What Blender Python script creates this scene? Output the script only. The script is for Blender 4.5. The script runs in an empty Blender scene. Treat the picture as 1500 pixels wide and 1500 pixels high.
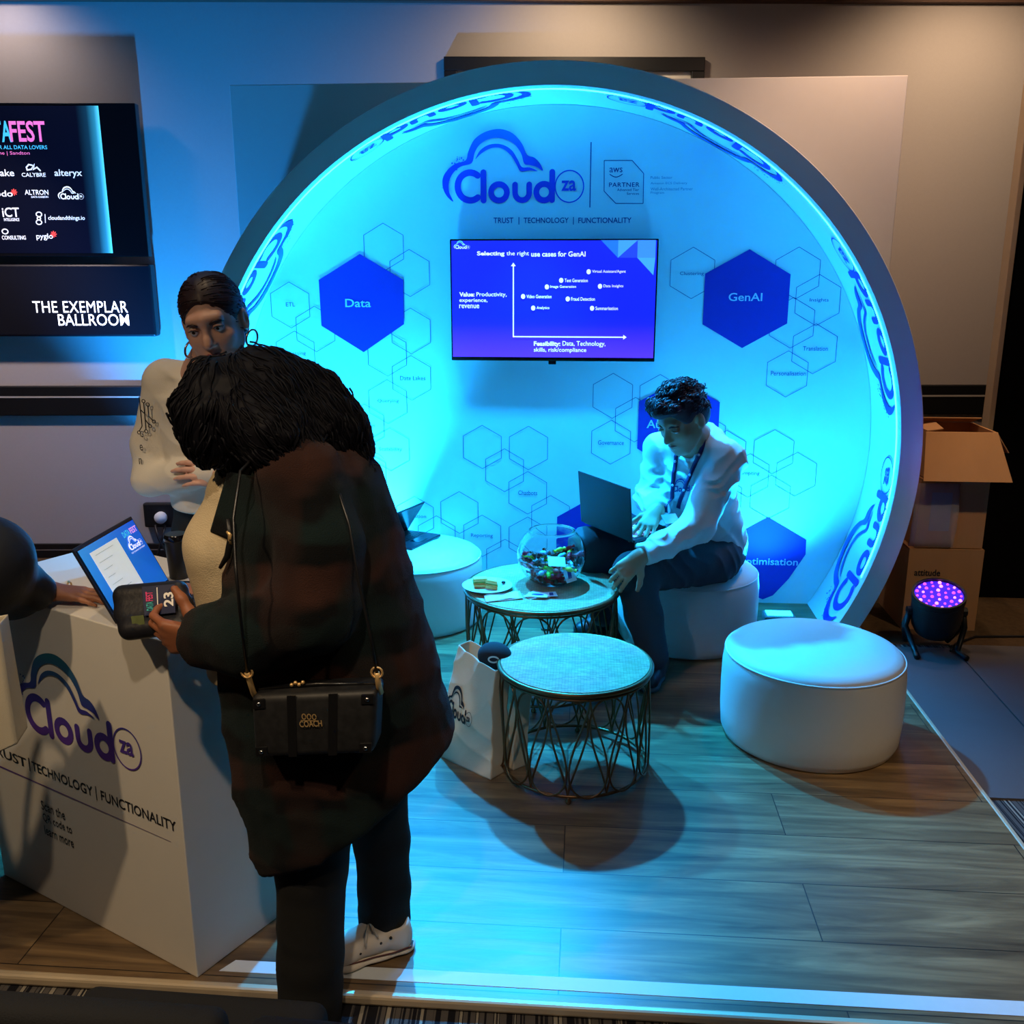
import bpy, bmesh, math, random
import numpy as np
from math import pi, sin, cos, radians
from mathutils import Vector, Matrix, Quaternion

SC = bpy.context.scene
COL = SC.collection
random.seed(7)

# ---------------------------------------------------------------- camera, world, lights, exposure
def srgb(r, g, b):
    f = lambda c: c / 12.92 if c <= 0.04045 else ((c + 0.055) / 1.055) ** 2.4
    return (f(r / 255), f(g / 255), f(b / 255))

cam_data = bpy.data.cameras.new('camera')
cam = bpy.data.objects.new('camera', cam_data)
COL.objects.link(cam)
cam.location = (0, 0, 1.8)
cam.rotation_euler = (radians(90 - 14.4), 0, radians(4.4))
cam_data.sensor_width = 36
cam_data.lens = 36 * 1400 / 1500
cam_data.clip_start = 0.05
SC.camera = cam

world = bpy.data.worlds.new('world')
SC.world = world
world.use_nodes = True
world.node_tree.nodes['Background'].inputs[0].default_value = (1.0, 0.86, 0.72, 1)
world.node_tree.nodes['Background'].inputs[1].default_value = 0.012

SC.view_settings.view_transform = 'Standard'
SC.view_settings.look = 'None'
SC.view_settings.gamma = 1
SC.view_settings.exposure = 0.0
SC.view_settings.use_curve_mapping = False

def lamp(name, kind, loc, target, power, color, size=0.1, angle=60, blend=0.5):
    d = bpy.data.lights.new(name, kind)
    d.energy = power
    d.color = color
    if kind == 'SPOT':
        d.spot_size = radians(angle); d.spot_blend = blend; d.shadow_soft_size = size
    elif kind == 'POINT':
        d.shadow_soft_size = size
    elif kind == 'AREA':
        d.size = size
    o = bpy.data.objects.new(name, d)
    COL.objects.link(o)
    o.location = loc
    if target is not None:
        v = Vector(target) - Vector(loc)
        o.rotation_euler = v.to_track_quat('-Z', 'Y').to_euler()
    return o

WARM = (1.0, 0.72, 0.42)
CYAN = (0.010, 0.40, 1.0)
BLUE = (0.02, 0.16, 1.0)
VIOLET = (0.22, 0.03, 1.0)
# ceiling downlights of the room
lamp('ceiling_downlight', 'SPOT', (-1.9, 0.4, 3.38), (-1.45, 1.9, 0.5), 130, WARM, 0.05, 62, 0.6)
lamp('ceiling_downlight', 'SPOT', (-0.35, 0.2, 3.38), (-0.95, 2.1, 0.35), 110, (1.0, .80, .58), 0.05, 42, 0.6)
lamp('ceiling_downlight', 'SPOT', (1.9, 1.8, 3.38), (1.55, 2.5, 0.0), 240, WARM, 0.06, 40, 0.9)
lamp('ceiling_downlight', 'SPOT', (2.6, 2.9, 3.38), (2.15, 4.7, 0.8), 130, WARM, 0.06, 25, 0.8)
lamp('ceiling_downlight', 'SPOT', (1.3, 0.7, 3.38), (-.75, 2.25, 0.45), 60, WARM, 0.05, 22, 0.5)
lamp('ceiling_downlight', 'SPOT', (-1.2, 2.6, 3.38), (-1.2, 2.7, 0.0), 34, WARM, 0.06, 60, 0.8)
lamp('wall_washer', 'SPOT', (1.35, 4.58, 3.38), (1.3, 5.2, 2.0), 60, (1.0, 0.62, 0.40), 0.08, 120, 0.9)
lamp('wall_washer', 'SPOT', (0.0, 5.3, 3.38), (-0.2, 6.0, 2.2), 52, (1.0, 0.74, 0.48), 0.08, 140, 0.8)
lamp('wall_washer', 'SPOT', (2.1, 5.4, 3.38), (2.2, 6.2, 1.8), 66, (1.0, 0.70, 0.44), 0.08, 140, 0.8)
lamp('wall_washer', 'SPOT', (-3.3, 5.3, 3.38), (-3.3, 5.7, 2.7), 22, (1.0, 0.82, 0.76), 0.08, 120, 0.9)  # extra fill lamp, added to brighten the wall above the event screen
lamp('wall_washer', 'SPOT', (-3.4, 4.5, 3.38), (-3.5, 5.68, 0.7), 300, (1.0, 0.80, 0.78), 0.08, 56, 0.9)

# ---------------------------------------------------------------- materials
_m = {}
def mat(name, col, rough=0.5, metal=0.0, var=0.05, scale=18.0, bump=0.0, bscale=None, emit=0.0, spec=0.5,
        trans=0.0, ior=1.45, coat=0.0, sheen=0.0, stretch=None):
    if name in _m: return _m[name]
    m = bpy.data.materials.new(name); m.use_nodes = True
    nt = m.node_tree; b = nt.nodes['Principled BSDF']
    tc = nt.nodes.new('ShaderNodeTexCoord')
    mp = nt.nodes.new('ShaderNodeMapping')
    nt.links.new(tc.outputs['Object'], mp.inputs['Vector'])
    if stretch: mp.inputs['Scale'].default_value = stretch
    nz = nt.nodes.new('ShaderNodeTexNoise'); nz.inputs['Scale'].default_value = scale; nz.inputs['Detail'].default_value = 4
    nt.links.new(mp.outputs[0], nz.inputs['Vector'])
    mx = nt.nodes.new('ShaderNodeMix'); mx.data_type = 'RGBA'
    mx.inputs['A'].default_value = (*[c * (1 - var) for c in col], 1)
    mx.inputs['B'].default_value = (*[min(1, c * (1 + var)) for c in col], 1)
    nt.links.new(nz.outputs['Fac'], mx.inputs['Factor'])
    nt.links.new(mx.outputs['Result'], b.inputs['Base Color'])
    b.inputs['Roughness'].default_value = rough
    b.inputs['Metallic'].default_value = metal
    b.inputs['Specular IOR Level'].default_value = spec
    b.inputs['IOR'].default_value = ior
    b.inputs['Transmission Weight'].default_value = trans
    b.inputs['Coat Weight'].default_value = coat
    b.inputs['Sheen Weight'].default_value = sheen
    if emit:
        nt.links.new(mx.outputs['Result'], b.inputs['Emission Color'])
        b.inputs['Emission Strength'].default_value = emit
    if bump:
        n2 = nt.nodes.new('ShaderNodeTexNoise'); n2.inputs['Scale'].default_value = bscale or scale * 4; n2.inputs['Detail'].default_value = 5
        nt.links.new(mp.outputs[0], n2.inputs['Vector'])
        bp = nt.nodes.new('ShaderNodeBump'); bp.inputs['Strength'].default_value = bump; bp.inputs['Distance'].default_value = 0.01
        nt.links.new(n2.outputs['Fac'], bp.inputs['Height'])
        nt.links.new(bp.outputs[0], b.inputs['Normal'])
    _m[name] = m
    return m

def attr_mat(name, rough=0.5, emit=0.0, var=0.05):
    """material that takes its pigment from the colour attribute 'Col' of the mesh (printed inks)"""
    if name in _m: return _m[name]
    m = mat(name, (1, 1, 1), rough)
    nt = m.node_tree; b = nt.nodes['Principled BSDF']
    at = nt.nodes.new('ShaderNodeAttribute'); at.attribute_name = 'Col'
    nt.links.new(at.outputs['Color'], b.inputs['Base Color'])
    if emit:
        nt.links.new(at.outputs['Color'], b.inputs['Emission Color']); b.inputs['Emission Strength'].default_value = emit
    return m

# ---------------------------------------------------------------- object helpers
def wloc(o):
    v = Vector((0, 0, 0))
    while o is not None:
        v = v + o.location; o = o.parent
    return v

def tag(o, label, cat, group=None, kind=None):
    if label: o['label'] = label
    if cat: o['category'] = cat
    if group: o['group'] = group
    if kind: o['kind'] = kind
    return o

def thing(name, label, cat, loc, group=None):
    o = bpy.data.objects.new(name, None); COL.objects.link(o)
    o.empty_display_size = 0.1
    o.location = loc
    return tag(o, label, cat, group)

class MB:
    """collects shapes in world coordinates; build() links them as ONE mesh object"""
    def __init__(s): s.v = []; s.f = []; s.c = None
    def add(s, vs, fs):
        n = len(s.v); s.v += [tuple(p) for p in vs]; s.f += [tuple(i + n for i in q) for q in fs]; return n
    def box(s, c, size, R=None):
        c = Vector(c); R = R or Matrix.Identity(3)
        P = [c + R @ Vector((x * size[0] / 2, y * size[1] / 2, z * size[2] / 2)) for x in (-1, 1) for y in (-1, 1) for z in (-1, 1)]
        s.add(P, [(0, 1, 3, 2), (4, 6, 7, 5), (0, 4, 5, 1), (2, 3, 7, 6), (0, 2, 6, 4), (1, 5, 7, 3)]); return s
    def prism(s, poly, z0, z1):
        n = len(poly)
        s.add([(p[0], p[1], z0) for p in poly] + [(p[0], p[1], z1) for p in poly],
              [tuple(range(n))[::-1], tuple(range(n, 2 * n))] + [(i, (i + 1) % n, n + (i + 1) % n, n + i) for i in range(n)]); return s
    def hexa(s, a, b, c, d, t):
        """slab: quad a b c d thickened by vector t"""
        t = Vector(t); q = [Vector(p) for p in (a, b, c, d)]
        s.add(q + [p + t for p in q], [(3, 2, 1, 0), (4, 5, 6, 7), (0, 1, 5, 4), (1, 2, 6, 5), (2, 3, 7, 6), (3, 0, 4, 7)]); return s
    def tube(s, path, r, n=8, closed=False, cap=True):
        P = [Vector(p) for p in path]; m = len(P)
        rr = r if isinstance(r, (list, tuple)) else [r] * m
        ring = []; u = None
        for i in range(m):
            a = P[(i - 1) % m] if (closed or i > 0) else P[i]; b = P[(i + 1) % m] if (closed or i < m - 1) else P[i]
            t = (b - a)
            if t.length < 1e-9: t = Vector((0, 0, 1))
            t.normalize()
            if u is None:
                u = t.orthogonal().normalized()
            else:
                u = (u - t * u.dot(t))
                u = u.normalized() if u.length > 1e-6 else t.orthogonal().normalized()
            w = t.cross(u)
            ring.append([P[i] + (u * cos(2 * pi * k / n) + w * sin(2 * pi * k / n)) * rr[i] for k in range(n)])
        vs = [p for q in ring for p in q]; fs = []
        for i in range(m if closed else m - 1):
            for k in range(n):
                j = (i + 1) % m
                fs.append((i * n + k, i * n + (k + 1) % n, j * n + (k + 1) % n, j * n + k))
        if cap and not closed:
            fs.append(tuple(range(n))[::-1]); fs.append(tuple((m - 1) * n + k for k in range(n)))
        s.add(vs, fs); return s
    def lathe(s, c, prof, n=48, R=None, caps=True):
        c = Vector(c); R = R or Matrix.Identity(3); vs = []; fs = []; m = len(prof)
        for (r, z) in prof:
            for k in range(n):
                vs.append(c + R @ Vector((r * cos(2 * pi * k / n), r * sin(2 * pi * k / n), z)))
        for i in range(m - 1):
            for k in range(n):
                fs.append((i * n + k, i * n + (k + 1) % n, (i + 1) * n + (k + 1) % n, (i + 1) * n + k))
        if caps:
            fs.append(tuple(range(n))[::-1]); fs.append(tuple((m - 1) * n + k for k in range(n)))
        s.add(vs, fs); return s
    def sphere(s, c, r, n=16, m=10, R=None):
        r = (r, r, r) if isinstance(r, (int, float)) else r
        c = Vector(c); R = R or Matrix.Identity(3); vs = []; fs = []
        for i in range(m + 1):
            a = pi * i / m
            for k in range(n):
                vs.append(c + R @ Vector((r[0] * sin(a) * cos(2 * pi * k / n), r[1] * sin(a) * sin(2 * pi * k / n), -r[2] * cos(a))))
        for i in range(m):
            for k in range(n):
                fs.append((i * n + k, i * n + (k + 1) % n, (i + 1) * n + (k + 1) % n, (i + 1) * n + k))
        s.add(vs, fs); return s
    def build(s, name, m, parent=None, smooth=False, bevel=0.0, seg=2, label=None, cols=None, subsurf=0, auto=None):
        o = np.array(wloc(parent)) if parent is not None else np.zeros(3)
        me = bpy.data.meshes.new(name)
        me.from_pydata([(p[0] - o[0], p[1] - o[1], p[2] - o[2]) for p in s.v], [], s.f)
        me.validate(); me.update()
        ob = bpy.data.objects.new(name, me); COL.objects.link(ob)
        if m: me.materials.append(m)
        if smooth:
            me.polygons.foreach_set('use_smooth', [True] * len(me.polygons))
            if auto: me.set_sharp_from_angle(angle=radians(auto))
        if s.c is not None:
            ca = me.color_attributes.new('Col', 'FLOAT_COLOR', 'POINT')
            ca.data.foreach_set('color', np.array([(*c, 1) for c in s.c], dtype=np.float32).ravel())
        if parent is not None: ob.parent = parent
        if bevel:
            md = ob.modifiers.new('bevel', 'BEVEL'); md.width = bevel; md.segments = seg; md.limit_method = 'ANGLE'; md.angle_limit = radians(40)
        if subsurf:
            md = ob.modifiers.new('subsurf', 'SUBSURF'); md.levels = subsurf; md.render_levels = subsurf
        if label: ob['label'] = label
        return ob

def copy_tree(root, loc, rz=0.0, label=None):
    """a copy of a thing with copies of its parts (mesh data shared)"""
    def cp(o, par):
        c = o.copy(); COL.objects.link(c)
        if par is not None: c.parent = par
        for ch in list(o.children): cp(ch, c)
        return c
    r = cp(root, None); r.location = loc; r.rotation_euler = (0, 0, rz)
    if label: r['label'] = label
    return r

# ---------------------------------------------------------------- lettering
def glyphs(s, bold=0.0, res=3, spacing=1.0):
    cu = bpy.data.curves.new('t', 'FONT'); cu.body = s; cu.offset = bold; cu.resolution_u = res; cu.space_character = spacing
    o = bpy.data.objects.new('t', cu)
    me = o.to_mesh()
    v = [tuple(p.co[:2]) for p in me.vertices]; f = [tuple(p.vertices) for p in me.polygons]
    o.to_mesh_clear(); bpy.data.objects.remove(o); bpy.data.curves.remove(cu)
    return v, f

X, Yv, Zv = Vector((1, 0, 0)), Vector((0, 1, 0)), Vector((0, 0, 1))
def txt(mb, s, p0, p1, R=X, U=Zv, bold=0.0, off=0.0, spacing=1.0, warp=None):
    """text whose ink box spans lower-left p0 to upper-right p1 in the plane (R, U)"""
    v, f = glyphs(s, bold, spacing=spacing)
    xs = [a for a, b in v]; ys = [b for a, b in v]
    x0, x1, y0, y1 = min(xs), max(xs), min(ys), max(ys)
    p0 = Vector(p0); d = Vector(p1) - p0; w = d.dot(R); h = d.dot(U); N = R.cross(U)
    P = []
    for a, b in v:
        P.append(p0 + R * ((a - x0) / (x1 - x0) * w) + U * ((b - y0) / (y1 - y0) * h) + N * off)
    mb.add(P, f)

def stroke2(path, w, n=6, closed=False):
    """flat ribbon with round ends along a 2D path, without overlaps -> (verts, faces)"""
    V = []; F = []; m = len(path); P = [Vector(p[:2]) for p in path]; Ns = []
    for i in range(m):
        a = P[(i - 1) % m] if (closed or i > 0) else P[i]; b = P[(i + 1) % m] if (closed or i < m - 1) else P[i]
        t1 = (P[i] - a); t2 = (b - P[i])
        t1 = t1.normalized() if t1.length > 1e-9 else t2.normalized(); t2 = t2.normalized() if t2.length > 1e-9 else t1
        t = (t1 + t2); t = t.normalized() if t.length > 1e-6 else t1
        nn = Vector((-t.y, t.x)); k = 1 / max(.5, nn.dot(Vector((-t1.y, t1.x)))); Ns.append((nn, t)); V += [tuple(P[i] - nn * w / 2 * k), tuple(P[i] + nn * w / 2 * k)]
    for i in range(m if closed else m - 1):
        j = (i + 1) % m; F.append((2 * i, 2 * j, 2 * j + 1, 2 * i + 1))
    if not closed:
        for i, sg in ((0, -1), (m - 1, 1)):
            nn, t = Ns[i]; k = len(V); V += [tuple(P[i] + nn * (w / 2 * cos(pi * q / 8)) + t * (sg * w / 2 * sin(pi * q / 8))) for q in range(9)]
            F.append(tuple(range(k, k + 9)))
    return V, F

def arc2(cx, cy, rx, ry, a0, a1, n=20):
    return [(cx + rx * cos(radians(a0 + (a1 - a0) * i / n)), cy + ry * sin(radians(a0 + (a1 - a0) * i / n))) for i in range(n + 1)]

def smooth2(pts, k=4):
    out = []; n = len(pts)
    for i in range(n):
        p0, p1, p2, p3 = pts[(i - 1) % n], pts[i], pts[(i + 1) % n], pts[(i + 2) % n]
        for j in range(k):
            t = j / k
            out.append(tuple(0.5 * ((2 * b) + (-a + c) * t + (2 * a - 5 * b + 4 * c - d) * t * t + (-a + 3 * b - 3 * c + d) * t ** 3)
                             for a, b, c, d in zip(p0, p1, p2, p3)))
    return out

def tri2(poly):
    from mathutils.geometry import tessellate_polygon
    return [tuple(t) for t in tessellate_polygon([[Vector((p[0], p[1], 0)) for p in poly]])]

_rng = random.Random(3)
def logo2d(dots=True, swirl=True):
    """the cloud mark with its rounded lettering; returns verts (u in 0..1, v up), faces, v span"""
    V = []; F = []; layer = [0]
    def put(v, f):
        n = len(V); layer[0] += 1; V.extend((p[0], p[1], layer[0]) for p in v); F.extend(tuple(i + n for i in q) for q in f)
    fl = lambda pts: [(x, -y) for x, y in pts]
    put(*stroke2(fl(arc2(868, 675, 55, 58, -52, -308, 24)), 27))              # C
    put(*stroke2(fl([(927, 617), (927, 733)]), 26))                           # l
    put(*stroke2(fl(arc2(995, 700, 35, 34, 0, 345, 23)), 25, closed=True))    # o
    put(*stroke2(fl([(1066, 668), (1066, 702)] + arc2(1097, 702, 31, 31, 180, 0, 14)[1:] + [(1128, 668)]), 24))
    put(*stroke2(fl(arc2(1193, 700, 34, 34, 0, 345, 24)), 25, closed=True))   # d
    put(*stroke2(fl([(1228, 617), (1228, 733)]), 25))
    put(*stroke2(fl(arc2(1303, 677, 62, 66, 0, 350, 36)), 5, closed=True))
    v, f = glyphs('za', 0.02); xs = [a for a, b in v]; ys = [b for a, b in v]
    put([(1268 + (a - min(xs)) / (max(xs) - min(xs)) * 64, -696 + (b - min(ys)) / (max(ys) - min(ys)) * 44) for a, b in v], f)
    if swirl:
        A = smooth2([(793, 738), (765, 715), (748, 680), (748, 640), (770, 605), (805, 580), (850, 566), (862, 530), (890, 480), (940, 450),
             (1000, 440), (1055, 458), (1095, 500), (1118, 546), (1150, 558), (1175, 583), (1187, 612), (1160, 596), (1130, 588), (1106, 582), (1092, 540), (1060, 500),
             (1010, 478), (960, 478), (915, 500), (890, 535), (876, 578), (828, 592), (793, 620), (774, 660), (776, 700)])
        A = fl(A); put(A, tri2(A))
        Bq = fl(smooth2([(893, 562), (915, 525), (955, 503), (1005, 502), (1050, 525), (1078, 566), (1096, 596), (1130, 598), (1165, 613), (1130, 610), (1090, 613),
              (1072, 585), (1045, 545), (1005, 518), (960, 518), (920, 538)]))
        put(Bq, tri2(Bq))
    if dots:
        for i in range(46):
            t = _rng.random(); x = 748 + 95 * t + _rng.uniform(-22, 6); y = 690 - 130 * t ** 0.8 + _rng.uniform(-26, 6); q = _rng.uniform(2.5, 6.5)
            if x > 850: continue
            put(fl([(x, y), (x + q, y), (x + q, y + q), (x, y + q)]), [(0, 1, 2, 3)])
    S = 1 / 631.0
    return [((x - 735) * S, (y + 745) * S, l) for x, y, l in V], F

LOGO_H = 305 / 631.0
def logo(mb, fn, top=(0.01, 0.12, 0.18), bot=(0.10, 0.03, 0.30), mid=(0.03, 0.03, 0.25), **kw):
    """adds the mark through the mapping fn(u, v) -> world, inked from bottom to top"""
    v, f = logo2d(**kw)
    if mb.c is None: mb.c = [bot] * len(mb.v)
    for a, b, l in v:
        t = min(1, max(0, b / LOGO_H))
        c = [p + (q - p) * min(1, t * 2) for p, q in zip(bot, mid)] if t < .5 else [p + (q - p) * (t * 2 - 1) for p, q in zip(mid, top)]
        mb.c.append(tuple(c))
    out = []
    for a, b, l in v:
        p = Vector(fn(a, b)); nr = (Vector(fn(a + .004, b)) - p).cross(Vector(fn(a, b + .004)) - p)
        out.append(p + (nr.normalized() if nr.length > 1e-12 else Vector((0, -1, 0))) * (l * .00022))
    mb.add(out, f)

def plane_map(p0, R, U, w):
    p0 = Vector(p0)
    return lambda u, v: p0 + R * (u * w) + U * (v * w)

# ---------------------------------------------------------------- modelling bodies and cloth as one smooth surface
def V3(p): return np.array(p, dtype=np.float32)
class Body:
    """smooth union of tapered limbs, ellipsoids and profile stacks, meshed as one continuous surface"""
    def __init__(s, k=0.02): s.p = []; s.k = k; s.noise = None
    def limb(s, pts, rs, k=None, flat=None):
        """chain of tapered segments; flat=(axis, factor) squashes the section along an axis"""
        for a, b, r1, r2 in zip(pts[:-1], pts[1:], rs[:-1], rs[1:]):
            s.p.append(('c', V3(a), V3(b), r1, r2, s.k if k is None else k, flat, 1))
        return s
    def ell(s, c, r, R=None, k=None, sign=1):
        r = (r, r, r) if isinstance(r, (int, float)) else r
        s.p.append(('e', V3(c), V3(r), np.array(R if R is not None else np.eye(3), dtype=np.float32), 0, s.k if k is None else k, None, sign)); return s
    def sub_limb(s, a, b, r1, r2, k=0.01): s.p.append(('c', V3(a), V3(b), r1, r2, k, None, -1)); return s
    def cut(s, p, n, k=0.004):
        """keeps the side the normal points away from"""
        n = V3(n); s.p.append(('h', V3(p), n / np.linalg.norm(n), 0, 0, k, None, -1)); return s
    def stack(s, rows, k=None):
        """rows from top to bottom: (centre x, y, z, rx, ry)"""
        rows = sorted(rows, key=lambda q: q[2]); s.p.append(('s', np.array(rows, dtype=np.float32), None, 0, 0, s.k if k is None else k, None, 1)); return s
    def box_of(s, q):
        if q[0] == 'c': m = max(q[3], q[4]); return np.minimum(q[1], q[2]) - m, np.maximum(q[1], q[2]) + m
        if q[0] == 'e': m = float(q[2].max()); return q[1] - m, q[1] + m
        if q[0] == 's': a = q[1]; return np.array([(a[:, 0] - a[:, 3]).min(), (a[:, 1] - a[:, 4]).min(), a[0, 2]]), np.array([(a[:, 0] + a[:, 3]).max(), (a[:, 1] + a[:, 4]).max(), a[-1, 2]])
        return np.full(3, -9.), np.full(3, 9.)
    def dist(s, q, P):
        if q[0] == 'c':
            a, b, r1, r2, fl = q[1], q[2], q[3], q[4], q[6]
            pa = P - a; ba = b - a; sc = 1.0
            if fl is not None:
                n = V3(fl[0]); n = n / np.linalg.norm(n); f = fl[1]
                g = 1 / f - 1
                pa = pa + n * ((pa @ n) * g)[..., None]; ba = ba + n * ((ba @ n) * g); sc = f
            L = float(ba @ ba) + 1e-9
            h = np.clip((pa @ ba) / L, 0, 1)
            d = pa - h[..., None] * ba
            return (np.sqrt((d * d).sum(-1)) - (r1 + (r2 - r1) * h)) * (sc if sc < 1 else 1)
        if q[0] == 'e':
            l = (P - q[1]) @ q[3]
            k0 = np.sqrt(((l / q[2]) ** 2).sum(-1)); k1 = np.sqrt(((l / (q[2] * q[2])) ** 2).sum(-1)) + 1e-6
            return k0 * (k0 - 1) / k1
        if q[0] == 'h': return -((P - q[1]) @ q[2])
        if q[0] == 's':
            a = q[1]; z = np.clip(P[..., 2], a[0, 2], a[-1, 2])
            f = [np.interp(z, a[:, 2], a[:, i]).astype(np.float32) for i in (0, 1, 3, 4)]
            d = (np.sqrt(((P[..., 0] - f[0]) / f[2]) ** 2 + ((P[..., 1] - f[1]) / f[3]) ** 2) - 1) * np.minimum(f[2], f[3])
            return np.maximum(d, np.maximum(a[0, 2] - P[..., 2], P[..., 2] - a[-1, 2]))
    def field(s, P, prims):
        d = np.full(P.shape[:-1], 1.0, dtype=np.float32)
        for q in prims:
            e = self_d = s.dist(q, P); k = max(q[5], 1e-4)
            if q[7] > 0:
                h = np.maximum(k - np.abs(d - e), 0) / k; d = np.minimum(d, e) - h * h * k * 0.25
            else:
                e = -e; h = np.maximum(k - np.abs(d - e), 0) / k; d = np.maximum(d, e) + h * h * k * 0.25
        if s.noise is not None: d = d + s.noise(P)
        return d
    def mesh(s, name, m, parent=None, h=0.006, label=None, smooth_it=1):
        pos = [q for q in s.p if q[7] > 0]
        lo = np.min([s.box_of(q)[0] for q in pos], 0) - 0.03; hi = np.max([s.box_of(q)[1] for q in pos], 0) + 0.03
        n = np.ceil((hi - lo) / h).astype(int) + 2
        D = np.ones(n, dtype=np.float32)
        B = 14
        boxes = [s.box_of(q) for q in s.p]
        ax = [lo[i] + h * np.arange(n[i]) for i in range(3)]
        for i in range(0, n[0], B):
            for j in range(0, n[1], B):
                for k in range(0, n[2], B):
                    c0 = lo + h * np.array([i, j, k]); c1 = c0 + h * B
                    pr = [q for q, (b0, b1) in zip(s.p, boxes) if (b0 < c1 + 0.045).all() and (b1 > c0 - 0.045).all()]
                    if not any(q[7] > 0 for q in pr): continue
                    c = ((c0 + c1) / 2).astype(np.float32)[None]
                    d = s.field(c, pr)[0]
                    if abs(d) > h * B * 0.88 * 1.5 + 0.05: 
                        if d < 0: D[i:i + B, j:j + B, k:k + B] = -1
                        continue
                    g = np.stack(np.meshgrid(ax[0][i:i + B], ax[1][j:j + B], ax[2][k:k + B], indexing='ij'), -1).astype(np.float32)
                    D[i:i + B, j:j + B, k:k + B] = s.field(g, pr)
        v, f = surface_nets(D, lo, h)
        for _ in range(smooth_it): v = relax(v, f)
        return mesh_obj(name, v, f, m, parent, label)

def relax(v, f):
    acc = np.zeros_like(v); cnt = np.zeros(len(v))
    for a in range(4):
        b = (a + 1) % 4
        np.add.at(acc, f[:, a], v[f[:, b]]); np.add.at(cnt, f[:, a], 1)
        np.add.at(acc, f[:, b], v[f[:, a]]); np.add.at(cnt, f[:, b], 1)
    return v * 0.5 + 0.5 * acc / np.maximum(cnt, 1)[:, None]

def surface_nets(D, lo, h):
    S = D < 0
    nx, ny, nz = D.shape
    cnt = np.zeros((nx - 1, ny - 1, nz - 1), dtype=np.int8)
    for a in (0, 1):
        for b in (0, 1):
            for c in (0, 1):
                cnt += S[a:nx - 1 + a, b:ny - 1 + b, c:nz - 1 + c]
    act = (cnt > 0) & (cnt < 8)
    I = np.argwhere(act)
    idx = np.full(act.shape, -1, dtype=np.int64); idx[act] = np.arange(len(I))
    corners = np.array([(a, b, c) for a in (0, 1) for b in (0, 1) for c in (0, 1)])
    vals = np.stack([D[I[:, 0] + a, I[:, 1] + b, I[:, 2] + c] for a, b, c in corners], 1)
    acc = np.zeros((len(I), 3)); num = np.zeros(len(I))
    for e0 in range(8):
        for e1 in range(e0 + 1, 8):
            if np.abs(corners[e0] - corners[e1]).sum() != 1: continue
            a, b = vals[:, e0], vals[:, e1]; mk = (a < 0) != (b < 0)
            t = np.where(mk, a / np.where(mk, a - b, 1), 0)
            acc += np.where(mk[:, None], corners[e0] + (corners[e1] - corners[e0]) * t[:, None], 0); num += mk
    v = (I + acc / num[:, None]) * h + lo
    F = []
    for ax in range(3):
        o = [(ax + 1) % 3, (ax + 2) % 3]
        sl0 = [slice(None)] * 3; sl1 = [slice(None)] * 3
        sl0[ax] = slice(0, -1); sl1[ax] = slice(1, None)
        ch = S[tuple(sl0)] != S[tuple(sl1)]
        E = np.argwhere(ch); E = E[(E[:, o[0]] > 0) & (E[:, o[1]] > 0) & (E[:, o[0]] < D.shape[o[0]] - 1) & (E[:, o[1]] < D.shape[o[1]] - 1)]
        def cell(da, db):
            q = E.copy(); q[:, o[0]] -= da; q[:, o[1]] -= db; return idx[q[:, 0], q[:, 1], q[:, 2]]
        quad = np.stack([cell(1, 1), cell(0, 1), cell(0, 0), cell(1, 0)], 1)
        ins = S[E[:, 0], E[:, 1], E[:, 2]]
        quad[~ins] = quad[~ins][:, ::-1]
        F.append(quad)
    return v, np.concatenate(F)

def mesh_obj(name, v, f, m, parent=None, label=None):
    o = np.array(wloc(parent)) if parent is not None else np.zeros(3)
    me = bpy.data.meshes.new(name)
    nf = len(f)
    me.vertices.add(len(v)); me.vertices.foreach_set('co', (v - o).astype(np.float32).ravel())
    me.loops.add(nf * 4); me.loops.foreach_set('vertex_index', f.astype(np.int32).ravel())
    me.polygons.add(nf); me.polygons.foreach_set('loop_start', np.arange(0, nf * 4, 4, dtype=np.int32))
    me.polygons.foreach_set('use_smooth', [True] * nf)
    me.update(calc_edges=True); me.validate()
    if m: me.materials.append(m)
    ob = bpy.data.objects.new(name, me); COL.objects.link(ob)
    if parent is not None: ob.parent = parent
    if label: ob['label'] = label
    return ob

def wave_noise(amp, freq, seed=0, n=9, squash=(1, 1, 1)):
    r = np.random.RandomState(seed); K = r.normal(size=(n, 3)) * np.array(squash); K = K / np.linalg.norm(K, axis=1, keepdims=True) * freq * r.uniform(.6, 1.5, size=(n, 1))
    ph = r.uniform(0, 6.28, n)
    K = K.astype(np.float32); ph = ph.astype(np.float32)
    def f(P): return (amp / math.sqrt(n) * np.sin(P @ K.T + ph).sum(-1)).astype(np.float32)
    return f

def folds(amp, freq, direction, seed=0, power=1.0):
    """cloth creases: ridges across a direction, bent by slow waves"""
    d = V3(direction); d /= np.linalg.norm(d); w = wave_noise(1.0, freq * 0.35, seed); m = wave_noise(1.0, freq * 0.2, seed + 5)
    def f(P): return (amp * (1.2 * np.abs(np.sin(P @ d * freq * .5 + 1.1 * w(P))) ** .6 - .85) * (0.5 + 0.5 * np.tanh(m(P) * 1.6))).astype(np.float32)
    return f

def frame(fwd, up):
    f = V3(fwd); f /= np.linalg.norm(f); u = V3(up); u = u - f * (u @ f); u /= np.linalg.norm(u); r = np.cross(f, u)
    return np.stack([r, f, u], 1)           # columns: right, forward, up

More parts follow.
